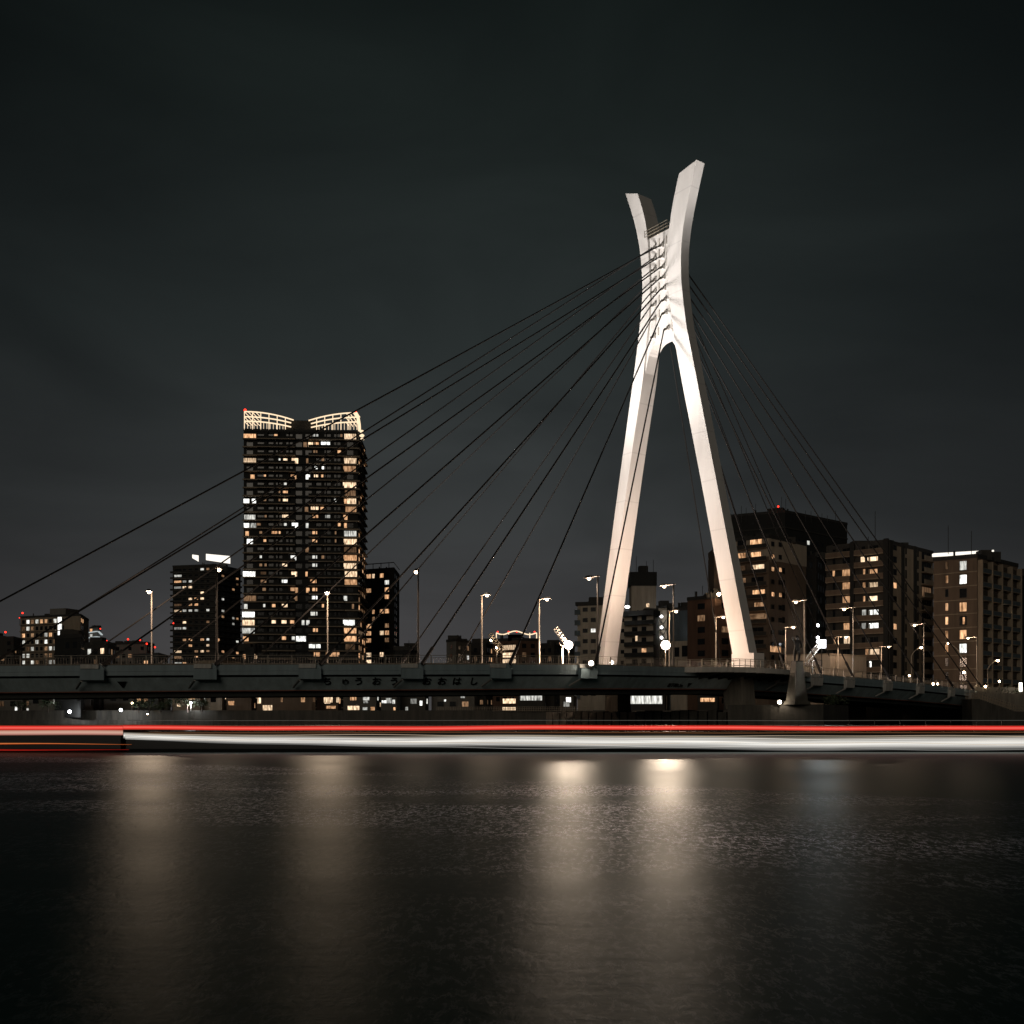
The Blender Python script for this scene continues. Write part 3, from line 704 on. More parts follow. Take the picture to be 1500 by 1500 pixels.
class Bld:
    def __init__(s,L,C,R_,ytop,wallm,label,name='apartment_building',cat='building',group=None,roof='roofdark',base=BZ,parapet=.9):
        s.C=Vector((*gp(*C),0)); s.Lp=Vector((*gp(*L),0)); s.Rp=Vector((*gp(*R_),0))
        s.top=zz(ytop,C[1])-parapet; s.back=s.Lp+(s.Rp-s.C); s.base=base
        s.e=thing(name,(s.C.x,s.C.y,base),label,cat,group)
        s.lf=Face(s.Lp,s.C); s.rf=Face(s.C,s.Rp); s.wins=[]; s.m=wallm
        mb=MB(); q=[s.Lp,s.C,s.Rp,s.back]
        mb.hexa([p+Vector((0,0,base-1.5)) for p in q]+[p+Vector((0,0,s.top)) for p in q]); mb.build('wall',M[wallm],s.e)
        mb=MB()
        for f in (s.lf,s.rf): f.box(mb,-.1 if f is s.lf else .05,f.L+.1,s.top+.003,s.top+parapet,-.3,.12)
        mb.build('roof_parapet',M[roof],s.e)
    def win(s,f,u0,u1,z0,z1,k,frame=True,d=.03): s.wins.append((f,u0,u1,z0,z1,k,frame,d))
    def winpx(s,f,px,py,w,h,k,frame=True,d=.03):
        u0=f.upx(px-w/2); u1=f.upx(px+w/2); u=(u0+u1)/2
        if u0>u1: u0,u1=u1,u0
        D=f.D(u); s.win(f,u0,u1,zz(py+h/2,D),zz(py-h/2,D),k,frame,d)
    def plant(s,n=3,seed=1):
        rr=random.Random(seed); a=s.Lp-s.C; b=s.Rp-s.C; mb=MB()
        for i in range(n):
            f,g=rr.uniform(.1,.75),rr.uniform(.1,.7); c=s.C+a*f+b*g; w,d,h=rr.uniform(1,2.6),rr.uniform(1,2.2),rr.uniform(1.3,2.6)
            mb.box(c.x-w,c.x+w,c.y-d,c.y+d,s.top,s.top+h)
        for i in range(2):
            f,g=rr.uniform(.1,.8),rr.uniform(.05,.5); c=s.C+a*f+b*g; mb.tube([(c.x,c.y,s.top),(c.x,c.y,s.top+2.2)],.25,6)
        mb.build('roof_plant',M['wall_dark'],s.e)
    def aircon(s,f,u,z,d=.5):
        mb=MB(); f.box(mb,u,u+.8,z,z+.6,d,d+.3); mb.build('air_conditioner',M['wall_cream'],s.e)
    def finish(s):
        if s.top>18: s.plant(3,int(s.C.x*7)%97)
        ws=sorted(s.wins,key=lambda w:-(abs(w[2]-w[1])*(w[4]-w[3])*(1 if w[5]=='k' else 6)))
        for w in ws[:99]:
            mb=MB(); w[0].pane(mb,w[1],w[2],w[3],w[4],w[7],KINDS.index(w[5]),w[6]); mb.build('window',KM,s.e)
        if len(ws)>99:
            mb=MB()
            for w in ws[99:]: w[0].pane(mb,w[1],w[2],w[3],w[4],w[7],KINDS.index(w[5]),w[6])
            tag(mb.build('window',KM,s.e),kind='stuff')
    def balcony(s,f,u0,u1,z,depth=1.0,par=1.0,m='wall_slab',pm=None,d0=.0):
        mb=MB(); f.box(mb,u0,u1,z-.16,z,d0,depth,0); f.box(mb,u0,u1,z,z+par,depth-.08,depth-.03,1)
        f.box(mb,u0,u1,z+par,z+par+.07,depth-.12,depth,0)
        mb.build('balcony',[M[m],M[pm or 'wall_dark']],s.e)
    def antenna(s,px,D,ytop,ybot):
        x,y=gp(px,D); mb=MB(); mb.tube([(x,y,zz(ybot,D)),(x,y,zz(ytop,D))],.07,4); mb.build('antenna',M['antenna'],s.e)
    def red(s,px,py,D,r=.42):
        r*=.75
        x,y=gp(px,D); mb=MB(); mb.ball((x,y,zz(py,D)),r,0,8,6); mb.build('aviation_light',M['red'],s.e)
def pick(ws):   # weighted kind
    r=random.random(); a=0
    for k,w in ws:
        a+=w
        if r<a: return k
    return 'k'

# --- the tall tower
T=Bld((357,388.5),(524,391),(535.5,419),630.5,'wall_black','very tall dark residential tower with a lit cream crown of curved steel','residential_tower',cat='tower')
lf,rf=T.lf,T.rf
rows={0:[(366,18,'w'),(404,5,'w'),(462,8,'c'),(500,3,'d'),(513,17,'W')],1:[(447,5,'d'),(455,7,'W'),(464,6,'w'),(477,13,'C')],2:[(462,6,'d'),(497,5,'w')],
3:[(366,18,'W'),(409,4,'c'),(418,6,'W'),(432,10,'W'),(450,3,'d'),(473,4,'d'),(513,18,'W')],4:[(463,4,'C'),(473,3,'C'),(512,18,'w')],5:[(370,6,'w'),(388,3,'w'),(430,8,'w'),(451,6,'C'),(463,6,'W'),(472,3,'w')],
6:[(418,4,'c'),(512,19,'W')],7:[(418,7,'w'),(409,3,'d'),(513,16,'d')],8:[(361,8,'C'),(372,6,'C'),(388,4,'d'),(409,3,'d'),(418,7,'W'),(491,3,'c'),(506,4,'w'),(515,13,'W')],
9:[(461,11,'W'),(472,5,'w'),(449,5,'d'),(514,16,'w')],10:[(366,16,'c'),(389,3,'d'),(418,9,'W'),(462,8,'w'),(480,7,'c'),(506,6,'w')],11:[(361,8,'C'),(371,8,'c'),(379,6,'d'),(418,4,'c'),(432,9,'C'),(450,4,'c'),(497,4,'w'),(506,4,'w')],
12:[(362,5,'w'),(382,4,'d'),(402,8,'w'),(409,4,'w'),(461,7,'w'),(492,3,'d'),(513,18,'c')],13:[(366,9,'C'),(388,4,'w'),(461,7,'w'),(492,3,'d'),(513,19,'W')],14:[(450,5,'d'),(513,18,'d')],
15:[(382,3,'c'),(430,8,'C'),(461,7,'c'),(473,4,'d'),(513,19,'w')],16:[(382,4,'d'),(389,3,'d'),(417,7,'W'),(461,7,'c'),(513,19,'W')],17:[(365,18,'C'),(386,8,'d'),(431,8,'W'),(449,3,'w'),(514,18,'W')],
18:[(386,8,'d'),(417,8,'C'),(459,9,'w'),(514,18,'w')],19:[(387,5,'d'),(431,11,'w'),(451,5,'w'),(461,7,'w')],20:[(366,18,'d'),(433,5,'d'),(461,8,'C'),(506,5,'c')],21:[(360,5,'c'),(387,3,'c'),(401,5,'w'),(417,8,'W'),(473,3,'w'),(517,3,'d')],
22:[(364,18,'C'),(460,10,'c')],23:[(364,18,'W'),(401,6,'W'),(416,7,'W'),(428,6,'w'),(444,4,'c'),(451,5,'c'),(511,17,'C')],24:[(364,18,'c'),(462,7,'w'),(513,18,'w')],25:[(360,8,'w'),(416,6,'w'),(430,5,'c'),(441,14,'C'),(513,18,'w')],
26:[(364,16,'w'),(461,17,'C'),(513,14,'d')],27:[(464,9,'w'),(487,20,'w')]}
pz=11.85
for r in range(34):
    yc=639.5+r*pz
    for (px,w,k) in rows.get(r,[]): T.winpx(lf,px,yc,max(3,w),7.8 if w>8 else 7,k,False,.05)
    # recessed unlit glazing
    for px in (366,382,396,409,424,438,452,466,480,494,513):
        if all(abs(px-q[0])>(w2+q[1])/2 for q in rows.get(r,[]) for w2 in (8,)):
            T.winpx(lf,px,yc,9,6.5,'k',False,.03)
    for i in range(4):
        u=3+i*6.3; z=zz(yc+3.5,391); T.win(rf,u,u+3.2,z,z+1.8,pick([('w',.12),('d',.14)]),False,.05)
    zf=zz(yc+5.2,391)
    mb=MB()
    lf.box(mb,-.3,5.2,zf-.5,zf,0,.9,0); lf.box(mb,5.2,19.5,zf-.45,zf-.1,0,1.5,0); lf.box(mb,19.5,24.5,zf-.4,zf-.1,0,.5,1); lf.box(mb,24.5,38,zf-.45,zf-.1,0,1.5,0); lf.box(mb,38,lf.L+.7,zf-.5,zf,0,.9,0)
    rf.box(mb,.9,rf.L,zf-.5,zf,0,.9,0)
    # low dark parapet
    lf.box(mb,5.2,19.5,zf-.1,zf+.75,1.35,1.45,1); lf.box(mb,24.5,38,zf-.1,zf+.75,1.35,1.45,1)
    for u in (9,13,17,27,31,35): lf.box(mb,u,u+.12,zf+.75,zf+2.7,.0,1.4,1)
    mb.build('balcony',[M['wall_tan'],M['wall_black']],T.e)
T.finish()
# crown: uplight on the beams painted in as emission
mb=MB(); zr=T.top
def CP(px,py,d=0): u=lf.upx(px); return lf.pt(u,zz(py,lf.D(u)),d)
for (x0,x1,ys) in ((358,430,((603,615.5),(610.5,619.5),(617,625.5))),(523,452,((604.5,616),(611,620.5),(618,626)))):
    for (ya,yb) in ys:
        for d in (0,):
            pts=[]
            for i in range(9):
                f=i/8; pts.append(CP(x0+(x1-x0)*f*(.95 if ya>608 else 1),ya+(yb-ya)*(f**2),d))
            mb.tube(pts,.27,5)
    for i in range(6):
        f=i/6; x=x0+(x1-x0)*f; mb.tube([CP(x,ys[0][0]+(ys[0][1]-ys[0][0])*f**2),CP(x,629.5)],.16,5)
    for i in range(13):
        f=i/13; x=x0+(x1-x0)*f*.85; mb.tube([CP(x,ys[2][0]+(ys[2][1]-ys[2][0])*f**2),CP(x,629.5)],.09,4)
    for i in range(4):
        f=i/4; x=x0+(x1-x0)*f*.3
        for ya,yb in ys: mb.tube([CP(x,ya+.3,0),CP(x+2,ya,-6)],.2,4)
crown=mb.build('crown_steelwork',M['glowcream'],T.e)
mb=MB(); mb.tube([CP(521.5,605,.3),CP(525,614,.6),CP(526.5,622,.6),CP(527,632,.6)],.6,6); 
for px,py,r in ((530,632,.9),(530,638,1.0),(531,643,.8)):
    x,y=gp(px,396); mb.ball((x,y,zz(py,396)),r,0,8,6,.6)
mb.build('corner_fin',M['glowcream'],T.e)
mb=MB(); lf.box(mb,lf.upx(418),lf.upx(463),zr+.9,zz(614,391),-14,-3); mb.build('lift_house',M['wall_dark'],T.e)
T.red(359,600.8,389,.7); T.red(521,603.8,391,.6)

def facade(b,f,cols,z0,n,pitch,h,probs,frame=True,d=.03):
    for i in range(n):
        for (u0,u1) in cols:
            b.win(f,u0,u1,z0+i*pitch,z0+i*pitch+h,pick(probs),frame,d)
# --- mid height block left of the tower
b=Bld((253,546),(316,540),(352.5,560),826,'wall_dark','mid height dark block with a white lit slanted roof screen, left of the tall tower',name='apartment_building')
for i in range(25):
    z=b.top-1.9-i*3.1
    if z<BZ: break
    facade(b,b.lf,[(1,5.2),(6,8),(9.5,11.5),(13,15),(16.5,18.5),(20,21.6)],z-.9,1,3.1,1.7,[('w',.15),('W',.07),('c',.08),('d',.08)],False)
    facade(b,b.rf,[(1,3.2),(5,7),(9.5,11.5),(14,16),(17.5,19.5)],z-.9,1,3.1,1.7,[('w',.10),('c',.09),('d',.06)],False)
    b.balcony(b.lf,-1.0,b.lf.L+.8,z-1.2,1.0,.7,'wall_grey','wall_black'); b.balcony(b.rf,1.2,b.rf.L,z-1.2,1.0,.7,'wall_grey','wall_black')
b.finish()
mb=MB(); f=b.lf
u0,u1=f.upx(285),f.upx(338)
for (pa,pb,ya,yb) in ((285,294,814,823),(305,340,813,826)):
    x0,y0=gp(pa,545); x1,y1=gp(pb,548)
    mb.face([(x0,y0-4,zz(ya,545)),(x1,y1-4,zz(ya+(2 if pb>330 else 0),545)),(x1,y1-4,zz(yb,545)),(x0,y0-4,zz(yb-4,545))])
    mb.face([(x0,y0-3.6,zz(ya,545)),(x1,y1-3.6,zz(ya+(2 if pb>330 else 0),545)),(x1,y1-3.6,zz(yb,545)),(x0,y0-3.6,zz(yb-4,545))])
mb.build('roof_screen',M['glowwhite'],b.e)  # white light on the screen painted in as emission
b.red(254,913,540,.5)
# --- block right of the tower
b=Bld((535,446),(577,440),(585,462),831,'wall_dark','dark block half hidden behind the right side of the tall tower')
for i in range(20):
    z=b.top-3.2-i*3.1
    facade(b,b.lf,[(.6,3.0),(3.6,4.8),(7.5,9.3),(10,12)],z,1,3.1,1.8,[('w',.24),('W',.1),('c',.12),('d',.1)],False)
    facade(b,b.rf,[(3,5),(9,11)],z,1,3.1,1.8,[('w',.05)],False)
mb=MB(); mb.tube([b.lf.pt(0,b.top+3),b.lf.pt(b.lf.L,b.top+3),b.rf.pt(b.rf.L,b.top+3)],.2,4)
for u in (0,4,8,12): mb.tube([b.lf.pt(u,b.top),b.lf.pt(u,b.top+3)],.15,4)
mb.build('roof_frame',M['wall_grey'],b.e); b.finish()
# --- low annex right of it
b=Bld((578,300),(602,298),(612,312),948,'wall_black','low dark annex with thin antennas at the right foot of the tower blocks'); 
facade(b,b.lf,[(.6,1.8),(2.6,3.8)],13,3,2.9,1.4,[('d',.2)],False); b.finish(); b.antenna(599,300,938,950); b.antenna(606,300,945,952)
# --- far left white gridded block
b=Bld((30,462),(118,450),(130,475),899,'wall_tan','pale gridded block at the far left with a column of bright stair windows')
for i in range(14):
    z=b.top-2.6-i*3.05
    if z<BZ: break
    facade(b,b.lf,[(1+2.6*k,2.6+2.6*k) for k in range(8)]+[(23.5,25)],z,1,3,1.7,[('w',.12),('c',.18),('C',.07),('d',.15)],False)
    if i<8: b.win(b.lf,21.6,24.6-.8,z-.2,z+2.4,'C' if i in(0,1,2,3) else 'c',False,.06)
    mb=MB(); b.lf.box(mb,.1,21,z-.65,z-.3,0,.9); mb.build('balcony',M['wall_tan'],b.e)
    facade(b,b.rf,[(1.5,3.5),(6,8)],z,1,3,1.7,[('c',.2),('w',.2)],False)
b.finish(); b.red(33,898,462,.55); b.red(28.5,905,462,.3)
mb=MB(); b.lf.box(mb,16,25,b.top+.9,b.top+3.8,-9,-1); mb.build('lift_house',M['wall_grey'],b.e); b.antenna(28.5,462,903,915); 
b=Bld((131,700),(143,690),(148,720),917,'wall_grey','slim distant white striped tower between pale block and low roofs')
for i in range(7):
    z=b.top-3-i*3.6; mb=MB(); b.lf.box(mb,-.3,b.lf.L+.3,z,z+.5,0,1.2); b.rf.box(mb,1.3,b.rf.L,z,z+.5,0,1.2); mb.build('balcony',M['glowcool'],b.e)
    b.win(b.lf,1,5,z+.8,z+2.6,pick([('c',.5),('w',.4)]),False)
b.finish(); b.red(147,921,690,.6)
# --- other mid distance buildings, left to right: (xl, xc, xr, D, ytop, wall, label, probs)
def simple(xl,xc,xr,D,ytop,wm,label,probs,pitch=3.0,ww=1.6,gap=1.5,h=1.5,slabs=False,frame=False,group=None,skewL=6,skewR=12,name='apartment_building',extra=()):
    b=Bld((xl,D+skewL),(xc,D),(xr,D+skewR),ytop,wm,label,name=name,group=group)
    n=int((b.top-BZ-.5)/pitch)
    for f in (b.lf,b.rf):
        if f.L<2.5: continue
        k=max(1,int((f.L-.8)/(ww+gap))); g=(f.L-k*ww)/(k+1)
        cols=[(g+i*(ww+g),g+i*(ww+g)+ww) for i in range(k)]
        for i in range(n):
            z=b.top-1.0-h-i*pitch
            for c in cols:
                if random.random()<.12: continue
                b.win(f,c[0],c[1],z,z+h,pick(probs),frame)
            if slabs and f is b.lf:
                b.balcony(f,.2,f.L-.2,z-.35,.9,.8,'wall_grey','wall_dark')
    for (px,py,w_,h_,k_) in extra:
        if xl<px<xr: b.winpx(b.lf,px,py,w_,h_,k_,True,.08)
    b.finish(); return b
LO=[('w',.08),('W',.03),('c',.06),('d',.08)]
simple(-40,20,33,400,932,'wall_dark','low dark building cut by the left edge of the photo',LO).red(8,926,400,.5)
b=simple(80,118,124,250,928,'wall_black','narrow black building rising above the deck in front of the pale gridded block',[('d',.10)]); b.win(b.lf,2.0,3.0,zz(953,250),zz(949,250),'w'); 
simple(124,157,170,280,939,'wall_dark','low dark building with a few lamps right of the narrow black one',LO)
b=simple(157,215,226,420,940,'wall_grey','low grey building with red lights along its roof left of the lone lamp post',[('d',.1)]); 
for x,y in ((156,939),(187.5,936.5),(205,937.5),(227,948),(215,943)): b.red(x,y,415,.5)
b=simple(196,232,246,260,956,'wall_dark','low dark house with one bright doorway just right of the lone lamp post',LO)
b=simple(283,322,352,300,962,'wall_tan','small pale house glowing white at the foot of the mid height block',[('C',.4),('W',.2),('c',.2)],frame=False)
simple(352,372,377,310,948,'wall_dark','small dark house with warm lamps at the left foot of the tall tower',[('W',.2),('w',.3)])
b=simple(654,668,690,330,935,'wall_grey','blocky grey building with a square tower top right of the dark lamp post',LO); 
simple(690,712,722,350,940,'wall_dark','dark building with rooftop rails left of the first floodlight rack',[('w',.35),('d',.2)])
b=simple(722,758,790,345,934,'wall_brick','dark building with a column of wide orange windows behind the floodlight racks',[('d',.1)],skewR=4)
for y in (948.5,959.5,969,1027,1039): b.winpx(b.lf,746,y,19,7,'W',True,.08)
ww=b.wins[-5:]; b.wins=ww; b.finish()
simple(790,812,842,360,941,'wall_dark','dark low block left of the cream block with stacked corner balconies',LO)
# distant lit crown
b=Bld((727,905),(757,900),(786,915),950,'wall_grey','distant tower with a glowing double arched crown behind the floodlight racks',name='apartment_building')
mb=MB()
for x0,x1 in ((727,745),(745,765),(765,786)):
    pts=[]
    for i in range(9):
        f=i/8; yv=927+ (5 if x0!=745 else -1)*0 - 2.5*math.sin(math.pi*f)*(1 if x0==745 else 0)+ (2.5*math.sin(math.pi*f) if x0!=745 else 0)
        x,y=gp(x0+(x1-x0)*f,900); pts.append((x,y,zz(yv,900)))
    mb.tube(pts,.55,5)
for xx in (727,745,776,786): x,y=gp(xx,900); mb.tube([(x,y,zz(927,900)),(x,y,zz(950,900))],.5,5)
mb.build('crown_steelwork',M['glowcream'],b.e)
for x in (729,745,757,783): b.red(x,925.5,900,.9)
# --- cream block with balconies behind the far pylon leg
b=Bld((846,302),(886,300),(915,308),882,'wall_cream','cream block with stacked corner balconies and dark eaves, left of the far pylon leg')
for i in range(9):
    z=zz(891,300)-i*3.1
    b.win(b.lf,1.6,3.0,z-.8,z+.3,'k'); b.win(b.lf,4.0,5.4,z-.8,z+.3,'c' if i==2 else 'k')
    for u in (2,4.2): b.win(b.rf,u,u+1.2,z-.8,z+.3,'k')
    b.balcony(b.lf,-.8,.9,z-1.6,.6,1.3,'wall_grey','wall_blue')
b.finish()
mb=MB(); b.lf.box(mb,-.6,b.lf.L+.5,b.top+.1,b.top+1.1,-3,.5); mb.build('eaves',M['roofdark'],b.e)
b=Bld((905,296),(957,290),(966,300),897,'wall_cream','cream block with wide dark balconies between the pylon legs')
for i in range(8):
    z=zz(906,290)-i*3.05
    b.win(b.lf,4.6,6.2,z-.9,z+.8,'k'); b.win(b.lf,7.6,9.0,z-.9,z+.8,'w' if i==3 else 'k')
    b.win(b.lf,1,2,z-.5,z+.5,'k')
    b.balcony(b.lf,2.6,b.lf.L+.7,z-1.5,1.3,1.0,'wall_dark','wall_black')
b.win(b.lf,5.6,6.3,zz(938,290),zz(930,290),'W',True,.08); b.finish()
mb=MB(); b.lf.box(mb,1.5,b.lf.L+.8,b.top+.1,b.top+1.5,-3,1.5); mb.build('eaves',M['roofdark'],b.e)
mb=MB(); x0,x1=gp(925,303)[0],gp(961,303)[0]; mb.box(x0,x1,303,309,b.top-2,zz(858,303)); 
mb.build('stair_tower',M['wall_cream'],b.e)
mb=MB(); mb.box(x0-.4,x1+.2,302.6,309.4,zz(858,303)+.01,zz(838,303)); mb.box(x0+2.4,x1-2.2,304,307,zz(838,303)+.01,zz(828,303)); mb.build('water_tank',M['wall_black'],b.e)
mb=MB(); xw=gp(949,302.9)[0]; mb.face([(xw-.4,302.9,zz(889,303)),(xw+.4,302.9,zz(889,303)),(xw+.4,302.9,zz(884,303)),(xw-.4,302.9,zz(884,303))],1,[(0,0),(1,0),(1,1),(0,1)]); mb.build('window',KM,b.e)
b.antenna(932,303,815,840); b.antenna(947,303,822,838); b.antenna(957,303,820,838)
mb=MB(); x,y=gp(919,289); mb.ball((x,y,zz(889,289)),.7,0,8,6,.5); mb.build('roof_lamp',M['floodcool'],b.e)
# open stair block with lattice
b=Bld((962,304),(977,302),(981,310),886,'wall_tan','narrow white lit stair block with crossed steel bracing between the legs')
mb=MB(); f=b.lf
for i in range(8):
    z=6+i*3.1; f.box(mb,.0,f.L,z,z+.15,0,.3); mb.tube([f.pt(f.L*.35,z,.4),f.pt(f.L,z+3,.4)],.1,4); mb.tube([f.pt(f.L,z,.4),f.pt(f.L*.35,z+3,.4)],.1,4)
mb.build('steel_bracing',M['wall_black'],b.e)
for i in range(9): b.win(f,.2,.9,5.2+i*3.1,7.4+i*3.1,'c',False)
b.finish()
for y in (903,919,934): 
    mb=MB(); x,yy_=gp(969,301); mb.ball((x,yy_,zz(y,301)),.4); mb.build('stair_lamp',M['floodcool'],b.e)
b=Bld((981,272),(1024,268),(1030,280),888,'wall_blue','plain dark blue grey block with three white lamps up its right edge')
mb=MB(); b.lf.box(mb,1.2,b.lf.L-.4,BZ,zz(939,268),.05,2.4); mb.build('annex',M['wall_cream'],b.e)
b.win(b.lf,2.0,3.6,zz(962,268),zz(948,268),'k',False,2.45); b.win(b.lf,4.3,6.8,zz(962,268),zz(946,268),'k',False,2.45); b.finish()
for y in (903,918,933):
    mb=MB(); x,yy_=gp(1021.5,266); mb.ball((x,yy_,zz(y,266)),.3); mb.build('stair_lamp',M['floodcool'],b.e)
b=simple(1007,1048,1076,258,871,'wall_brick','dark reddish brown block behind the near pylon leg',[('d',.04)],skewR=3,ww=2.2,gap=2)
mb=MB(); x0,y0=gp(1046,262); x1,_=gp(1078,262); mb.box(x0,x1,262,270,BZ,zz(803,262)); mb.build('stair_tower',M['wall_brown'],b.e)
mb=MB(); x,y=gp(1053,256); mb.ball((x,y,zz(870.5,256)),.45); mb.build('wall_lamp',M['lampfar'],b.e); b.antenna(1018,258,866,876); b.antenna(1029,258,858,872)
# --- big dark block behind
b=Bld((1068,338),(1150,330),(1241,352),747,'wall_black','big plain dark block with rooftop antennas, tallest of the right hand buildings')
for i in range(12):
    z=b.top-9-i*3.6
    for k in range(8): b.win(b.rf,1.5+k*2.6,2.9+k*2.6,z,z+1.3,pick([('c',.05)]),False)
b.finish()
mb=MB(); b.lf.box(mb,-.1,b.lf.L+.2,b.top-5.0,b.top-4.5,0,.25); b.rf.box(mb,0.3,b.rf.L,b.top-5.0,b.top-4.5,0,.25); b.lf.box(mb,b.lf.L-6,b.lf.L-1,b.top+.9,b.top+2.2,-5,-2); mb.build('cornice',M['wall_dark'],b.e)
b.red(1140,742,330,.42)
for px,yt in ((1086,741),(1093,744),(1107,738),(1145,728),(1151,731),(1180,748),(1188,749),(1204,752),(1212,755),(1224,748)): b.antenna(px,332,yt,765)
# --- cream topped block
b=Bld((1070,256),(1126,250),(1181,262),783,'wall_brown','block with pale cream upper storey and orange lit bays right of near pylon leg')
lf,rf=b.lf,b.rf
mb=MB(); lf.box(mb,-.02,lf.L+.12,zz(815,250),b.top-.01,.005,.12); rf.box(mb,.13,rf.L,zz(820,250),b.top-.01,.005,.12); mb.build('cream_cladding',M['wall_cream'],b.e)
for i in range(12):
    y=795+i*18.4; z=zz(y,250)
    lit={0:(1108,17,'w'),1:(1108,15,'w'),2:(1111,18,'W'),4:(1112,18,'w'),5:(1113,15,'w')}.get(i)
    if lit: b.winpx(lf,lit[0],y,lit[1],9,lit[2],True,.2)
    else: b.winpx(lf,1110,y,17,9,'k',True,.2)
    b.winpx(lf,1087,y+1,12,8,'w' if i in(1,) else ('d' if i in (2,3,6) else 'k'),True,.2)
    b.balcony(lf,.6,lf.L-.3,z-1.15,.9,.9,'wall_brown','wall_dark')
    b.winpx(rf,1131,y+2,4,6,'w' if i in(1,2,4) else 'k',True,.2); b.winpx(rf,1142,y+3,4,6,'w' if i in (2,4) else 'k',True,.2)
    b.win(rf,6,7.2,z-.8,z+.6,'k')
b.winpx(rf,1135,951,16,9,'w',True,.2)
b.finish()
mb=MB(); lf.box(mb,lf.upx(1097),lf.upx(1123),zz(906,250),zz(899,250),.1,1.9,0); mb.build('lit_canopy',M['d'],b.e)
# --- slim pale slab right of it and lit stair
b=simple(1181,1196,1212,262,810,'wall_dark','dark recessed block squeezed left of the striped apartment block',[('c',.12)],ww=1.3)
for y in (916,934,940):
    mb=MB(); x,yy_=gp(1198,255); mb.ball((x,yy_,zz(y,255)),.38); mb.build('stair_lamp',M['floodcool'],b.e)
b=Bld((1150,205),(1216,200),(1269,208),979-22,'wall_cream','low pale windowless hall behind the right half of the bridge',base=BZ,parapet=.25,roof='wall_tan')
b.winpx(b.lf,1182,972,44,8,'k',True); b.finish()
# --- striped apartment block
b=Bld((1211,245.6),(1302,236),(1366.5,252),791,'wall_tan','striped apartment block with orange lit living rooms and black vertical bands')
lf,rf=b.lf,b.rf
mb=MB()
for px0,px1 in ((1247,1253),(1296,1302.5)): lf.box(mb,lf.upx(px0),lf.upx(px1)+.0,BZ,b.top+1.2,.02,.9)
for px0,px1 in ((1302.5,1307),(1320,1324),(1338,1342)): rf.box(mb,rf.upx(px0),rf.upx(px1),BZ,b.top+.95,.02,.22)
mb.build('dark_band',M['wall_black'],b.e)
LR=[(805.5,[]),(823.5,[(1264,6,'W'),(1278.5,15,'W')]),(841.5,[(1221.5,3,'w'),(1240.5,13,'w'),(1266,3,'w'),(1279.5,12,'w')]),(861,[(1240.5,13,'w'),(1266,4,'w'),(1279.5,13,'W')]),(881,[(1241,13,'w'),(1266,3,'w'),(1279.5,12,'W')]),
 (901,[(1266,6,'c'),(1280,14,'C')]),(920.5,[(1241.5,12,'w'),(1265.5,6,'c'),(1280,14,'C')]),(941,[(1223,3,'w'),(1242.5,12,'W')]),(958.5,[(1270.5,5,'w'),(1281.5,14,'W')]),(976.5,[(1275,3,'C')]),(995,[])]
for i,(y,lst) in enumerate(LR):
    for px,w,k in lst: b.winpx(lf,px,y-2.5,w,10.5,k,True,.05)
    for px,w in ((1222,4),(1240.5,12),(1265,5),(1280,13)):
        if all(abs(px-q[0])>6 for q in lst): b.winpx(lf,px,y-2.5,w,10.5,'k',True,.05)
    D_=lf.D(lf.L*.5); z=zz(y+8.5,D_)
    u1=lf.upx(1247)-.02; u2=lf.upx(1253)+.02; u3=lf.upx(1296)-.02
    b.balcony(lf,.1,u1,z,1.1,1.05,'wall_tan','wall_brown'); b.balcony(lf,u2,u3,z,1.1,1.05,'wall_tan','wall_brown')
    mb=MB(); lf.box(mb,.05,u1,z-.2,z+3.1,.012,.02); lf.box(mb,u2,u3,z-.2,z+3.1,.012,.02); mb.build('recess_shade_sheet',M['wall_dark'],b.e)  # dark sheet on the flat face, balcony recess shade painted in
    zr_=z+.9
    b.aircon(lf,random.uniform(1,4),z+.05,.2)
    if i%2: b.aircon(lf,random.uniform(8,12),z+.05,.2)
    b.aircon(rf,19.5,z+.05,.2)
    mb=MB(); lf.box(mb,(u2+u3)/2,(u2+u3)/2+.06,z,z+2.2,.02,1.0); mb.build('balcony_divider',M['wall_grey'],b.e)
    b.win(rf,2.2,3.8,zr_,zr_+1.3,'w' if i in (3,6) else 'k'); b.win(rf,8.3,8.9,zr_-.3,zr_+1.6,'k'); b.win(rf,14.6,15.2,zr_-.3,zr_+1.6,'k')
    b.win(rf,17.0,rf.L-1.2,zr_-.7,zr_+1.6,'d' if i in(3,) else 'k'); b.balcony(rf,16.4,rf.L-.2,z,1.0,1.0,'wall_tan','wall_tan')
b.finish(); b.antenna(1282,240,749,795); b.antenna(1272,240,786,795)
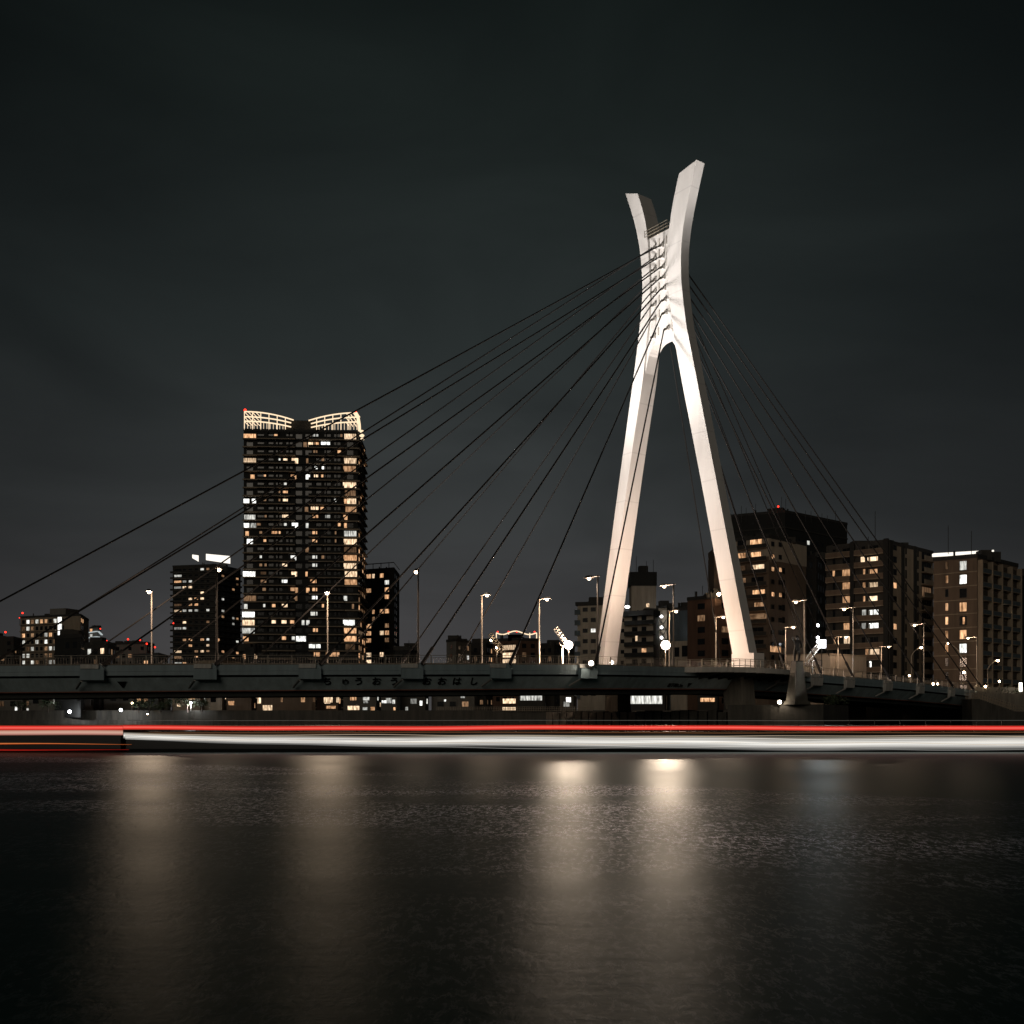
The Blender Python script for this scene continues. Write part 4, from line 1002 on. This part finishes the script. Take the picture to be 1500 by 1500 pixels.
# --- brick apartment block far right
b=Bld((1367.5,233.5),(1431,228),(1491,243),811,'wall_brown','brown brick apartment block with a bright white strip on its roof, at the right edge')
lf,rf=b.lf,b.rf
mb=MB()
x0,y0=gp(1368,236); x1,y1=gp(1456,236)
mb.hexa([(x0,y0,zz(815,236)),(x1,y1,zz(810,236)),(x1,y1+1,zz(810,236)),(x0,y0+1,zz(815,236)),(x0,y0,zz(810.5,236)),(x1,y1,zz(805.5,236)),(x1,y1+1,zz(805.5,236)),(x0,y0+1,zz(810.5,236))]); mb.build('roof_light_strip',M['glowwhite'],b.e)
for i in range(10):
    y=828.5+i*20.2; 
    k1={0:'c',1:'C',3:'w',5:'w',6:'C'}.get(i,'k'); k2={0:'d',1:'w',3:'w',4:'w',5:'w',6:'w'}.get(i,'k')
    b.winpx(lf,1411,y,10,13,k1,True,.05); b.winpx(lf,1387,y,4,11,k2,True,.05)
    if i==4: b.winpx(lf,1412,y,3,10,'w',True,.1)
    D_=lf.D(lf.L*.6); z=zz(y+11,D_)
    mb=MB(); lf.box(mb,-.05,lf.L+.1,z,z+.22,0,.14); mb.build('cornice',M['wall_tan'],b.e)
    z=zz(828+i*20.2+10,228)
    for k in range(4):
        w=(rf.L-1)/4; u=.6+k*w
        kk=pick([('c',.10),('d',.12),('w',.04)])
        b.win(rf,u+.4,u+w*.45,z+1.0,z+2.4,kk,False,.03); b.win(rf,u+w*.5,u+w*.92,z+1.0,z+2.4,'k',False,.03)
        b.balcony(rf,u+.2,u+w-.2,z,.9,.9,'wall_tan','wall_blue')
mb=MB()
for k in range(5):
    w=(rf.L-1)/4; u=.6+k*w; rf.box(mb,u-.18,u+.18,BZ,b.top-.5,.01,1.1)
mb.build('pilaster',M['wall_tan'],b.e); b.finish(); b.antenna(1389,232,770,812); b.antenna(1423,232,778,812)
simple(1492,1520,1540,250,835,'wall_black','unlit black block cut by the right edge of the photo',[('d',.03)])

# --- low buildings along the far bank seen below the deck
names=[(-30,38,'wall_grey2',1000,'dark low house at the left edge below the deck',[('d',.1)]),
(42,98,'wall_grey',996,'grey low block with a star bright lamp before it, below the deck at left',[('c',.10),('d',.1)]),
(100,137,'wall_grey',998,'narrow grey block with two small white windows below the deck',[('c',.25)]),
(139,150,'wall_dark2',1004,'slim black shed between two grey blocks below the deck',[('k',1)]),
(152,203,'wall_grey2',992,'dark house with a small white floodlit yard below the deck',[('c',.1)]),
(206,250,'wall_cream',990,'cream low block with one orange window below the deck',[('w',.10),('k',.8)]),
(252,298,'wall_tan',990,'pale brown low block with a red window, next to the cream one',[('w',.15)]),
(300,330,'wall_cream',994,'pale low block with rounded bay windows below the deck',[('c',.15)]),
(332,373,'wall_brown',986,'brown block with two orange windows below the deck under the tower edge',[('w',.35)]),
(376,462,'wall_brown',985,'dark brick block with a glowing yellow doorway below the deck under the tower',[('w',.22),('d',.2)]),
(464,500,'wall_brown',980,'block with two wide orange windows below the deck under the tower',[('W',.40),('w',.2)]),
(503,556,'wall_grey2',975,'dark block with many small white windows below the lettering',[('c',.35),('w',.1)]),
(558,586,'wall_grey2',978,'slim dark block with paired white windows below the lettering',[('c',.35)]),
(589,628,'wall_dark2',980,'black block with three small lights just right of the paired white windows',[('c',.30)]),
(632,700,'wall_grey2',985,'long dark shed with one white window under the end of the lettering',[('d',.12),('c',.06)]),
(820,845,'wall_grey2',985,'dark low building with one white doorway below the deck left of the pier',[('c',.3)])]
XW=[(24,1038,4,5,'C'),(82,1038,3,3,'w'),(90,1038,3,3,'w'),(136,1022,5,3,'c'),(146,1022,4,3,'c'),(227,1032,8,7,'w'),(262,1033,5,4,'W'),(339,1030,9,6,'w'),(355,1018,5,6,'w'),(380,1026,5,9,'W'),(392,1037,14,8,'W'),(413,1025,3,7,'d'),(444,1025,6,7,'w'),(460,1025,4,7,'d'),
(481,1025,13,8,'W'),(495,1025,4,8,'W'),(485,1036,14,4,'w'),(518,1037,17,6,'W'),(535,1038,7,4,'c'),(549,1018,8,5,'C'),(536,1028,7,4,'c'),(546,1038,6,5,'w'),(563,1028,7,4,'C'),(577,1028,4,6,'c'),(578,1039,3,6,'w'),(596,1038,4,5,'c'),(617,1030,4,7,'C'),(612,1017,3,3,'c'),(652,1026,3,3,'C'),(678,1020,6,5,'c'),(833,1025,7,7,'C')]
for xl,xr,wm,yt,lab,pr in names:
    D=262+random.uniform(-3,9); pr=[(k,min(.6,v*1.9)) if k!='k' else (k,v) for k,v in pr]
    simple(xl,xr-5,xr,D,yt,wm,lab,pr,pitch=2.9,ww=1.7,gap=1.3,h=1.3,group='low buildings along the far bank',skewL=2,skewR=5,name='low_building',extra=XW)
# wide lit halls under the deck
def hall(x0,x1,y0,y1,D,label,k):
    b=Bld((x0-4,D+1),(x1+4,D),(x1+6,D+6),y0-4,'wall_dark',label,name='warehouse',group='lit halls under the bridge deck')
    b.winpx(b.lf,(x0+x1)/2,(y0+y1)/2,x1-x0,y1-y0,k,True,.05); b.finish()
hall(762,794,1017,1026,262,'hall with one long cream window strip below the deck','c')
hall(897,912,1020,1031,258,'small hall with a square lit opening below the deck','c')
hall(924,970,1018,1031,256,'hall with a wide bright opening seen between pier posts','c')
hall(1026,1047,1021,1028,250,'hall with a warm lit slot left of the concrete pier','w')
hall(1064,1084,1023,1030,248,'hall with a cool lit slot touching the concrete pier','c')

# --- promenade lamps, small lamps
def globe(px,D,py,r,label,mat='promlamp',base=BZ):
    x,y=gp(px,D); z=zz(py,D); t=thing('promenade_lamp',(x,y,base),label,'lamp','small lamps on the far bank')
    mb=MB(); mb.tube([(x,y,base),(x,y,z-r*.8)],.06,5); mb.build('post',M['darkpole'],t)
    mb=MB(); mb.ball((x,y,z),r,0,8,6); mb.build('globe',M[mat],t)
    if mat=='promlamp' and r>.25: glow((x,y-.1,z-r-.25),60,(.95,.97,1),.1,t)
globe(102,248,1042.5,.42,'star bright white lamp on the bank below the deck, far left',base=2.9)
globe(177,248,1040,.38,'white lamp flooding a small yard below the deck')
globe(193.5,250,1030,.22,'small lamp on a tall post right of the flooded yard','lampfar')
globe(279.5,250,1029.5,.30,'lamp in front of the pale brown low block')
globe(216,247,1046,.14,'tiny orange lamp low on the bank among the shrubs','lampfar',base=2.5)
globe(397,252,1043,.2,'tiny warm lamp beside the glowing yellow doorway','lampfar',base=2.9)
globe(669.5,250,1016,.16,'tiny white lamp under the deck near the end of the lettering')
globe(1367,195,1002,.22,'left one of two touching warm lamps at the right end of the bridge','lampfar',base=4)
globe(1373,195,1002,.22,'right one of two touching warm lamps at the right end of the bridge','lampfar',base=4)
globe(1332,196,990,.18,'tiny lamp behind the railing below the striped apartment block','lampfar',base=4)
globe(1412,196,985,.22,'small box lamp on the bank just left of the last near lamp post','lampfar',base=4)
globe(1443.5,192,1005.5,.22,'small white lamp at the head of the bank stairway','lampfar',base=4)
globe(1464,196,998,.18,'small lamp above the stairway near the right edge','lampfar',base=4)
x,y=gp(1495,190); t=thing('light_sign',(x,y,BZ),'narrow upright glowing white sign at the right edge','sign')
mb=MB(); mb.box(x-.25,x+.25,y-.1,y+.1,zz(1013,190),zz(1000,190)); mb.build('panel',emis('sign glow',(1,.92,.78),5),t)
mb=MB(); mb.tube([(x,y,BZ),(x,y,zz(1013,190))],.08,5); mb.build('post',M['darkpole'],t)

t=thing('promenade_fence',(*gp(760,248),BZ),'pale picket fence on the far bank below the deck, left of the concrete piers','fence')
mb=MB(); A_=Vector((*gp(640,250),0)); B_=Vector((*gp(868,240),0))
for h in (.15,.6,1.05): mb.tube([A_+Vector((0,0,BZ+h)),B_+Vector((0,0,BZ+h))],.05,4)
mb.build('rail',M['wall_cream'],t); mb=MB()
for i in range(90): q=A_.lerp(B_,i/89); mb.tube([q+Vector((0,0,BZ)),q+Vector((0,0,BZ+1.1))],.05,4)
mb.build('picket',M['wall_cream'],t)
# --- bank stairway on the right
t=thing('bank_stairway',(*gp(1440,184),BZ),'concrete stairway with pale handrails going down the right bank','stairway')
mb=MB(); D=183; x0,_=gp(1432,D); x1,_=gp(1484,D); zt_=zz(1024,D); zb_=zz(1042,D)
n=16
for i in range(n):
    a=x0+(x1-x0)*i/n; b=x0+(x1-x0)*(i+1)/n; z=zt_+(zb_-zt_)*(i+1)/n; mb.box(a,b,D-1,D+1.4,0,z)
xe,_=gp(1520,D-2); mb.box(x1,xe,D-1,D+1.4,0,zb_-.05); xs,_=gp(1420,D); mb.box(xs,x0,D-1,D+3,-.5,zt_); mb.build('steps',M['darkconcrete'],t)
mb=MB()
for dy in (-1.0,1.3):
    for h in (1.1,.55,.1):
        mb.tube([(xs,D+dy,zt_+h),(x0,D+dy,zt_+h),(x1,D+dy,zb_+h),(x1+1.6,D+dy,zb_+h),(xe,D+dy,zb_+h-1.6)],.05,5)
    for i in range(15):
        f=i/14; mb.tube([(x0+(x1-x0)*f,D+dy,zt_+(zb_-zt_)*f),(x0+(x1-x0)*f,D+dy,zt_+(zb_-zt_)*f+1.1)],.045,4)
    for i in range(6):
        f=i/5; mb.tube([(xs+(x0-xs)*f,D+dy,zt_),(xs+(x0-xs)*f,D+dy,zt_+1.1)],.045,4)
mb.build('handrail',M['wall_tan'],t)
# terrace walls behind
mb=MB(); xa,_=gp(1420,190); xb,_=gp(1560,190); mb.box(xa,xb,189,191,0,zz(1016,190)); mb.box(xa+2,xb,192,194,0,zz(1007,193)); tag(mb.build('terrace_wall',M['concrete']),'stepped concrete terrace wall behind the bank stairway','wall')

# --- trees and shrubs
def tree(px,D,h,w,label,name='tree',group='dark trees on the far bank',base=BZ):
    x,y=gp(px,D); t=thing(name,(x,y,base),label,'tree' if name=='tree' else 'shrub',group)
    rnd=random.Random(int(px*7)); mb=MB()
    mb.tube([(x,y,base-.3),(x+rnd.uniform(-.2,.2),y,base+h*.45)],.16,6,r2=.08)
    for k in range(5):
        a=rnd.uniform(0,6.28); mb.tube([(x,y,base+h*.35),(x+math.cos(a)*w*.3,y+math.sin(a)*w*.3,base+h*.75)],.06,4,r2=.02)
    mb.build('trunk',M['bark'],t)
    mb=MB(); cl=[(rnd.uniform(-.42,.42)*w,rnd.uniform(-.42,.42)*w,h*rnd.uniform(.4,.95),rnd.uniform(.14,.26)*w) for _ in range(12)]
    for _ in range(420):
        c=rnd.choice(cl); d=Vector((rnd.gauss(0,1),rnd.gauss(0,1),rnd.gauss(0,.8))).normalized()*c[3]*rnd.uniform(.4,1.15)
        q=Vector((x+c[0],y+c[1],base+c[2]))+d; s=rnd.uniform(.10,.22)
        u=Vector((rnd.gauss(0,1),rnd.gauss(0,1),rnd.gauss(0,1))).normalized(); v=u.cross(Vector((rnd.gauss(0,1),rnd.gauss(0,1),rnd.gauss(0,1)))).normalized()
        mb.face([q-u*s,q-v*s*.6,q+u*s,q+v*s*.6])
    mb.build('crown',M['leaf'],t)
for px,h,w,l in ((203,2.6,3.4,'small dark tree on the bank right of the tall post lamp'),(219,3.2,4.0,'taller dark tree on the bank in front of the cream low block'),(236,2.2,3,'low dark tree right beside the taller one before the cream block'),
 (252,3.0,4,'dark tree on the bank between cream and pale brown blocks'),(275,3.4,4.4,'dark tree beside the bank lamp before the pale brown block'),(296,2.6,3.6,'dark tree at the foot of the pale block with bay windows'),
 (70,3.0,4.4,'wide dark tree left of the star bright lamp'),(30,2.6,4.0,'dark tree near the left edge below the deck')):
    tree(px,250,h,w,l)
for px,D,h,w,l,bz in ((1412,196,2.2,4,'dark shrub on the terrace left of the stairway',4.5),(1480,192,1.6,5,'wide dark shrub on the terrace at the right edge',5.6),(1222,140,1.0,3,'low shrub growing on the river pier right of the plinth',4.15)):
    tree(px,D,h,w,l,'shrub','dark shrubs by the water',bz)

# ------------------------------------------------------------------ light trails as glowing strips on added boats
def stripemat(name, stops, sx=.05, wob=.08, strength=1.0):
    """streaked light trails of a passing boat, as emission: brightness runs in long horizontal bands"""
    m,t,N_,L_=nt(name)
    out=N_.new('ShaderNodeOutputMaterial'); e=N_.new('ShaderNodeEmission'); L_.new(e.outputs[0],out.inputs[0])
    uv=N_.new('ShaderNodeTexCoord'); sp=N_.new('ShaderNodeSeparateXYZ'); L_.new(uv.outputs['UV'],sp.inputs[0])
    mp=N_.new('ShaderNodeMapping'); mp.inputs['Scale'].default_value=(sx,.4,1); L_.new(uv.outputs['UV'],mp.inputs[0])
    n=N_.new('ShaderNodeTexNoise'); n.inputs['Scale'].default_value=1; n.inputs['Detail'].default_value=1; L_.new(mp.outputs[0],n.inputs['Vector'])
    q=N_.new('ShaderNodeMath'); q.operation='MULTIPLY_ADD'; q.inputs[1].default_value=wob*2; L_.new(n.outputs[0],q.inputs[0])
    q2=N_.new('ShaderNodeMath'); q2.operation='ADD'; q2.inputs[1].default_value=-wob; L_.new(sp.outputs['Y'],q2.inputs[0]); L_.new(q2.outputs[0],q.inputs[2])
    r=N_.new('ShaderNodeValToRGB'); L_.new(q.outputs[0],r.inputs[0])
    els=r.color_ramp.elements
    els[0].position=stops[0][0]; els[0].color=stops[0][1]+(1,); els[1].position=stops[-1][0]; els[1].color=stops[-1][1]+(1,)
    for p_,c in stops[1:-1]: k=els.new(p_); k.color=c+(1,)
    mp2=N_.new('ShaderNodeMapping'); mp2.inputs['Scale'].default_value=(.03,14,1); L_.new(uv.outputs['UV'],mp2.inputs[0])
    n2=N_.new('ShaderNodeTexNoise'); n2.inputs['Scale'].default_value=1; n2.inputs['Detail'].default_value=4; L_.new(mp2.outputs[0],n2.inputs['Vector'])
    mr=N_.new('ShaderNodeMapRange'); mr.inputs[1].default_value=.3; mr.inputs[2].default_value=.7; mr.inputs[3].default_value=.7*strength; mr.inputs[4].default_value=1.2*strength; L_.new(n2.outputs[0],mr.inputs[0])
    L_.new(r.outputs[0],e.inputs[0]); L_.new(mr.outputs[0],e.inputs[1])
    m.cycles.emission_sampling='NONE'
    return m
WH=stripemat('white light trail',[(0,(.01,.01,.01)),(.10,(.16,.155,.145)),(.20,(.36,.35,.33)),(.27,(.55,.53,.50)),(.36,(.66,.64,.60)),(.47,(1,.97,.90)),(.56,(.95,.9,.82)),(.62,(.6,.58,.55)),(.78,(.46,.43,.38)),(.90,(.20,.17,.13)),(1,(.01,.01,.01))],.06,.07,.95)
RD=stripemat('red light trail',[(0,(.20,.03,.01)),(.22,(.8,.03,.025)),(.5,(1,.16,.12)),(.78,(.75,.02,.02)),(1,(.10,.03,.01))],.04,.06,1.0)
OR=stripemat('orange light trail',[(0,(.03,.005,.002)),(.4,(.85,.13,.03)),(.6,(1,.32,.09)),(1,(.05,.01,.005))],.12,.15,.7)
PK=stripemat('pink light trail',[(0,(.10,.03,.02)),(.3,(.75,.35,.28)),(.6,(.85,.55,.42)),(1,(.5,.12,.08))],.08,.08,.8)
DR=stripemat('dark red light trail',[(0,(.02,.002,.002)),(.5,(.55,.02,.012)),(1,(.04,.003,.002))],.12,.12,.8)
BR=stripemat('dull amber light trail',[(0,(.02,.01,.005)),(.5,(.16,.07,.03)),(1,(.01,.005,.003))],.1,.12,.8)
GY=stripemat('faint grey light trail',[(0,(.01,.01,.01)),(.5,(.13,.13,.11)),(1,(.01,.01,.01))],.1,.12,.8)
CR=stripemat('cream light trail',[(0,(.5,.48,.44)),(.5,(1,.97,.9)),(1,(.55,.52,.48))],.15,.2,.95); AM=stripemat('thin amber light trail',[(0,(.6,.52,.42)),(.5,(.95,.72,.46)),(1,(.6,.52,.42))],.15,.2,.8); DK=stripemat('dim light trail',[(0,(.35,.34,.32)),(.5,(.10,.10,.095)),(1,(.35,.34,.32))],.2,.2,.9)
def strip(name,x0,x1,y,z0,z1,mat,par,n=60,amp=0.0,ph=0):
    mb=MB()
    for i in range(n):
        a=x0+(x1-x0)*i/n; b=x0+(x1-x0)*(i+1)/n
        f=lambda x: amp*math.sin(x*.16+ph)+amp*.6*math.sin(x*.41+ph*2)
        g0=(lambda x: z0+f(x)) if not callable(z0) else (lambda x: z0(x)+f(x)); g1=(lambda x: z1+f(x)) if not callable(z1) else (lambda x: z1(x)+f(x))
        mb.face([(a,y,g0(a)),(b,y,g0(b)),(b,y,g1(b)),(a,y,g1(a))],0,[(a,0),(b,0),(b,1),(a,1)])
    return mb.build(name,mat,par)
def boat(x0,x1,y,label,name):
    t=thing(name,((x0+x1)/2,y,0),label,'light trail')  # added boat at rest, there to carry the glowing trails
    mb=MB()   # hull with raked ends
    mb.hexa([(x0+1.5,y+.3,-.6),(x1-1.5,y+.3,-.6),(x1-1.5,y+5.7,-.6),(x0+1.5,y+5.7,-.6),(x0,y+.05,.22),(x1,y+.05,.22),(x1,y+6,.22),(x0,y+6,.22)]); mb.build('hull',M['hull'],t)
    return t
Y=80
bt=boat(-30.4,62,Y,'white and red light trails drawn on an added long low dark boat','long_trail_carrier')
strip('white_trail_band',-30.35,61.5,Y,lambda x:.06+.90*math.exp(-(x+30.4)/22),lambda x:1.28+.2*math.exp(-(x+30.4)/12),WH,bt,120,.06,1.0)  # white light trail painted as a streaked emissive band
mb=MB(); mb.box(-30.2,61.4,Y+.12,Y+5.9,.23,1.5); mb.build('saloon',M['hull'],bt)
g=lambda z,a,sc: (lambda x: z+a*math.exp(-(x+30.4)/sc))
for z_,dz,amp_,ph_,mt,a_ in ((.98,.05,.06,.2,CR,.18),(.72,.07,.08,2.1,CR,.45),(.60,.03,.06,4.0,AM,.5),(1.20,.03,.045,3.1,AM,.2),(.30,.03,.07,1.2,DK,.75),(.16,.05,.06,5.0,DK,.85),(.40,.03,.07,2.7,CR,.7),(1.08,.02,.06,5.4,DK,.2)):
    strip('trail_strand' if mt is not DK else 'dim_trail_strand',-30.2,61.4,Y-.03-z_*.01,g(z_,a_,18),g(z_+dz,a_,18),mt,bt,160,amp_,ph_)
mb=MB()
for i in range(45): 
    x=-29+i*2.1; mb.box(x,x+.05,Y+.3,Y+.35,1.5,1.72)
mb.box(-30.4,61.6,Y+.1,Y+5.8,1.70,1.73); mb.box(-30.4,61.6,Y+.12,Y+5.8,1.73,2.02); mb.build('roof',M['hull'],bt)
strip('red_light_trail',-30.4,61.6,Y+.04,1.68,2.06,RD,bt,120,.035,.4)
strip('amber_light_trail',-30.3,61.5,Y+.03,1.44,1.56,BR,bt,90,.02,2)
mb=MB()
for i in range(46): x=-29.5+i*2.0; mb.box(x,x+.04,Y+.5,Y+.54,2.02,2.46)
mb.build('roof_rail_post',M['hull'],bt)
strip('grey_light_trail',-30.3,61.5,Y+.5,2.42,2.47,GY,bt,90,.01,1)
b2=boat(-80,-30.45,Y,'pink, orange and red light trails on an added low dark boat at left edge','low_trail_carrier')
strip('red_light_trail',-79.8,-30.42,Y+.04,1.68,2.06,RD,b2,40,.02,.3)
strip('pink_light_trail',-79.8,-30.4,Y+.02,1.26,1.68,PK,b2,40,.03,1.2)
strip('orange_light_trail',-79.8,-29.7,Y-.05,lambda x:.50+.09*max(0,min(1,(x+44)/14)),lambda x:.70-.09*max(0,min(1,(x+44)/14)),OR,b2,60,.035,2)
strip('dark_red_light_trail',-79.8,-29.9,Y-.07,lambda x:.08+.08*max(0,min(1,(x+46)/15)),lambda x:.30-.11*max(0,min(1,(x+46)/15)),DR,b2,60,.03,4)
mb=MB(); mb.box(-79.8,-30.6,Y+.06,Y+5.9,.23,2.05); mb.build('cabin',M['hull'],b2)

# ------------------------------------------------------------------ render settings
scn.view_settings.view_transform='Standard'; scn.view_settings.look='None'; scn.view_settings.exposure=0
scn.cycles.use_denoising=True
scn.cycles.max_bounces=4; scn.cycles.diffuse_bounces=2; scn.cycles.glossy_bounces=3
scn.cycles.sample_clamp_indirect=4; scn.cycles.caustics_reflective=False; scn.cycles.caustics_refractive=False
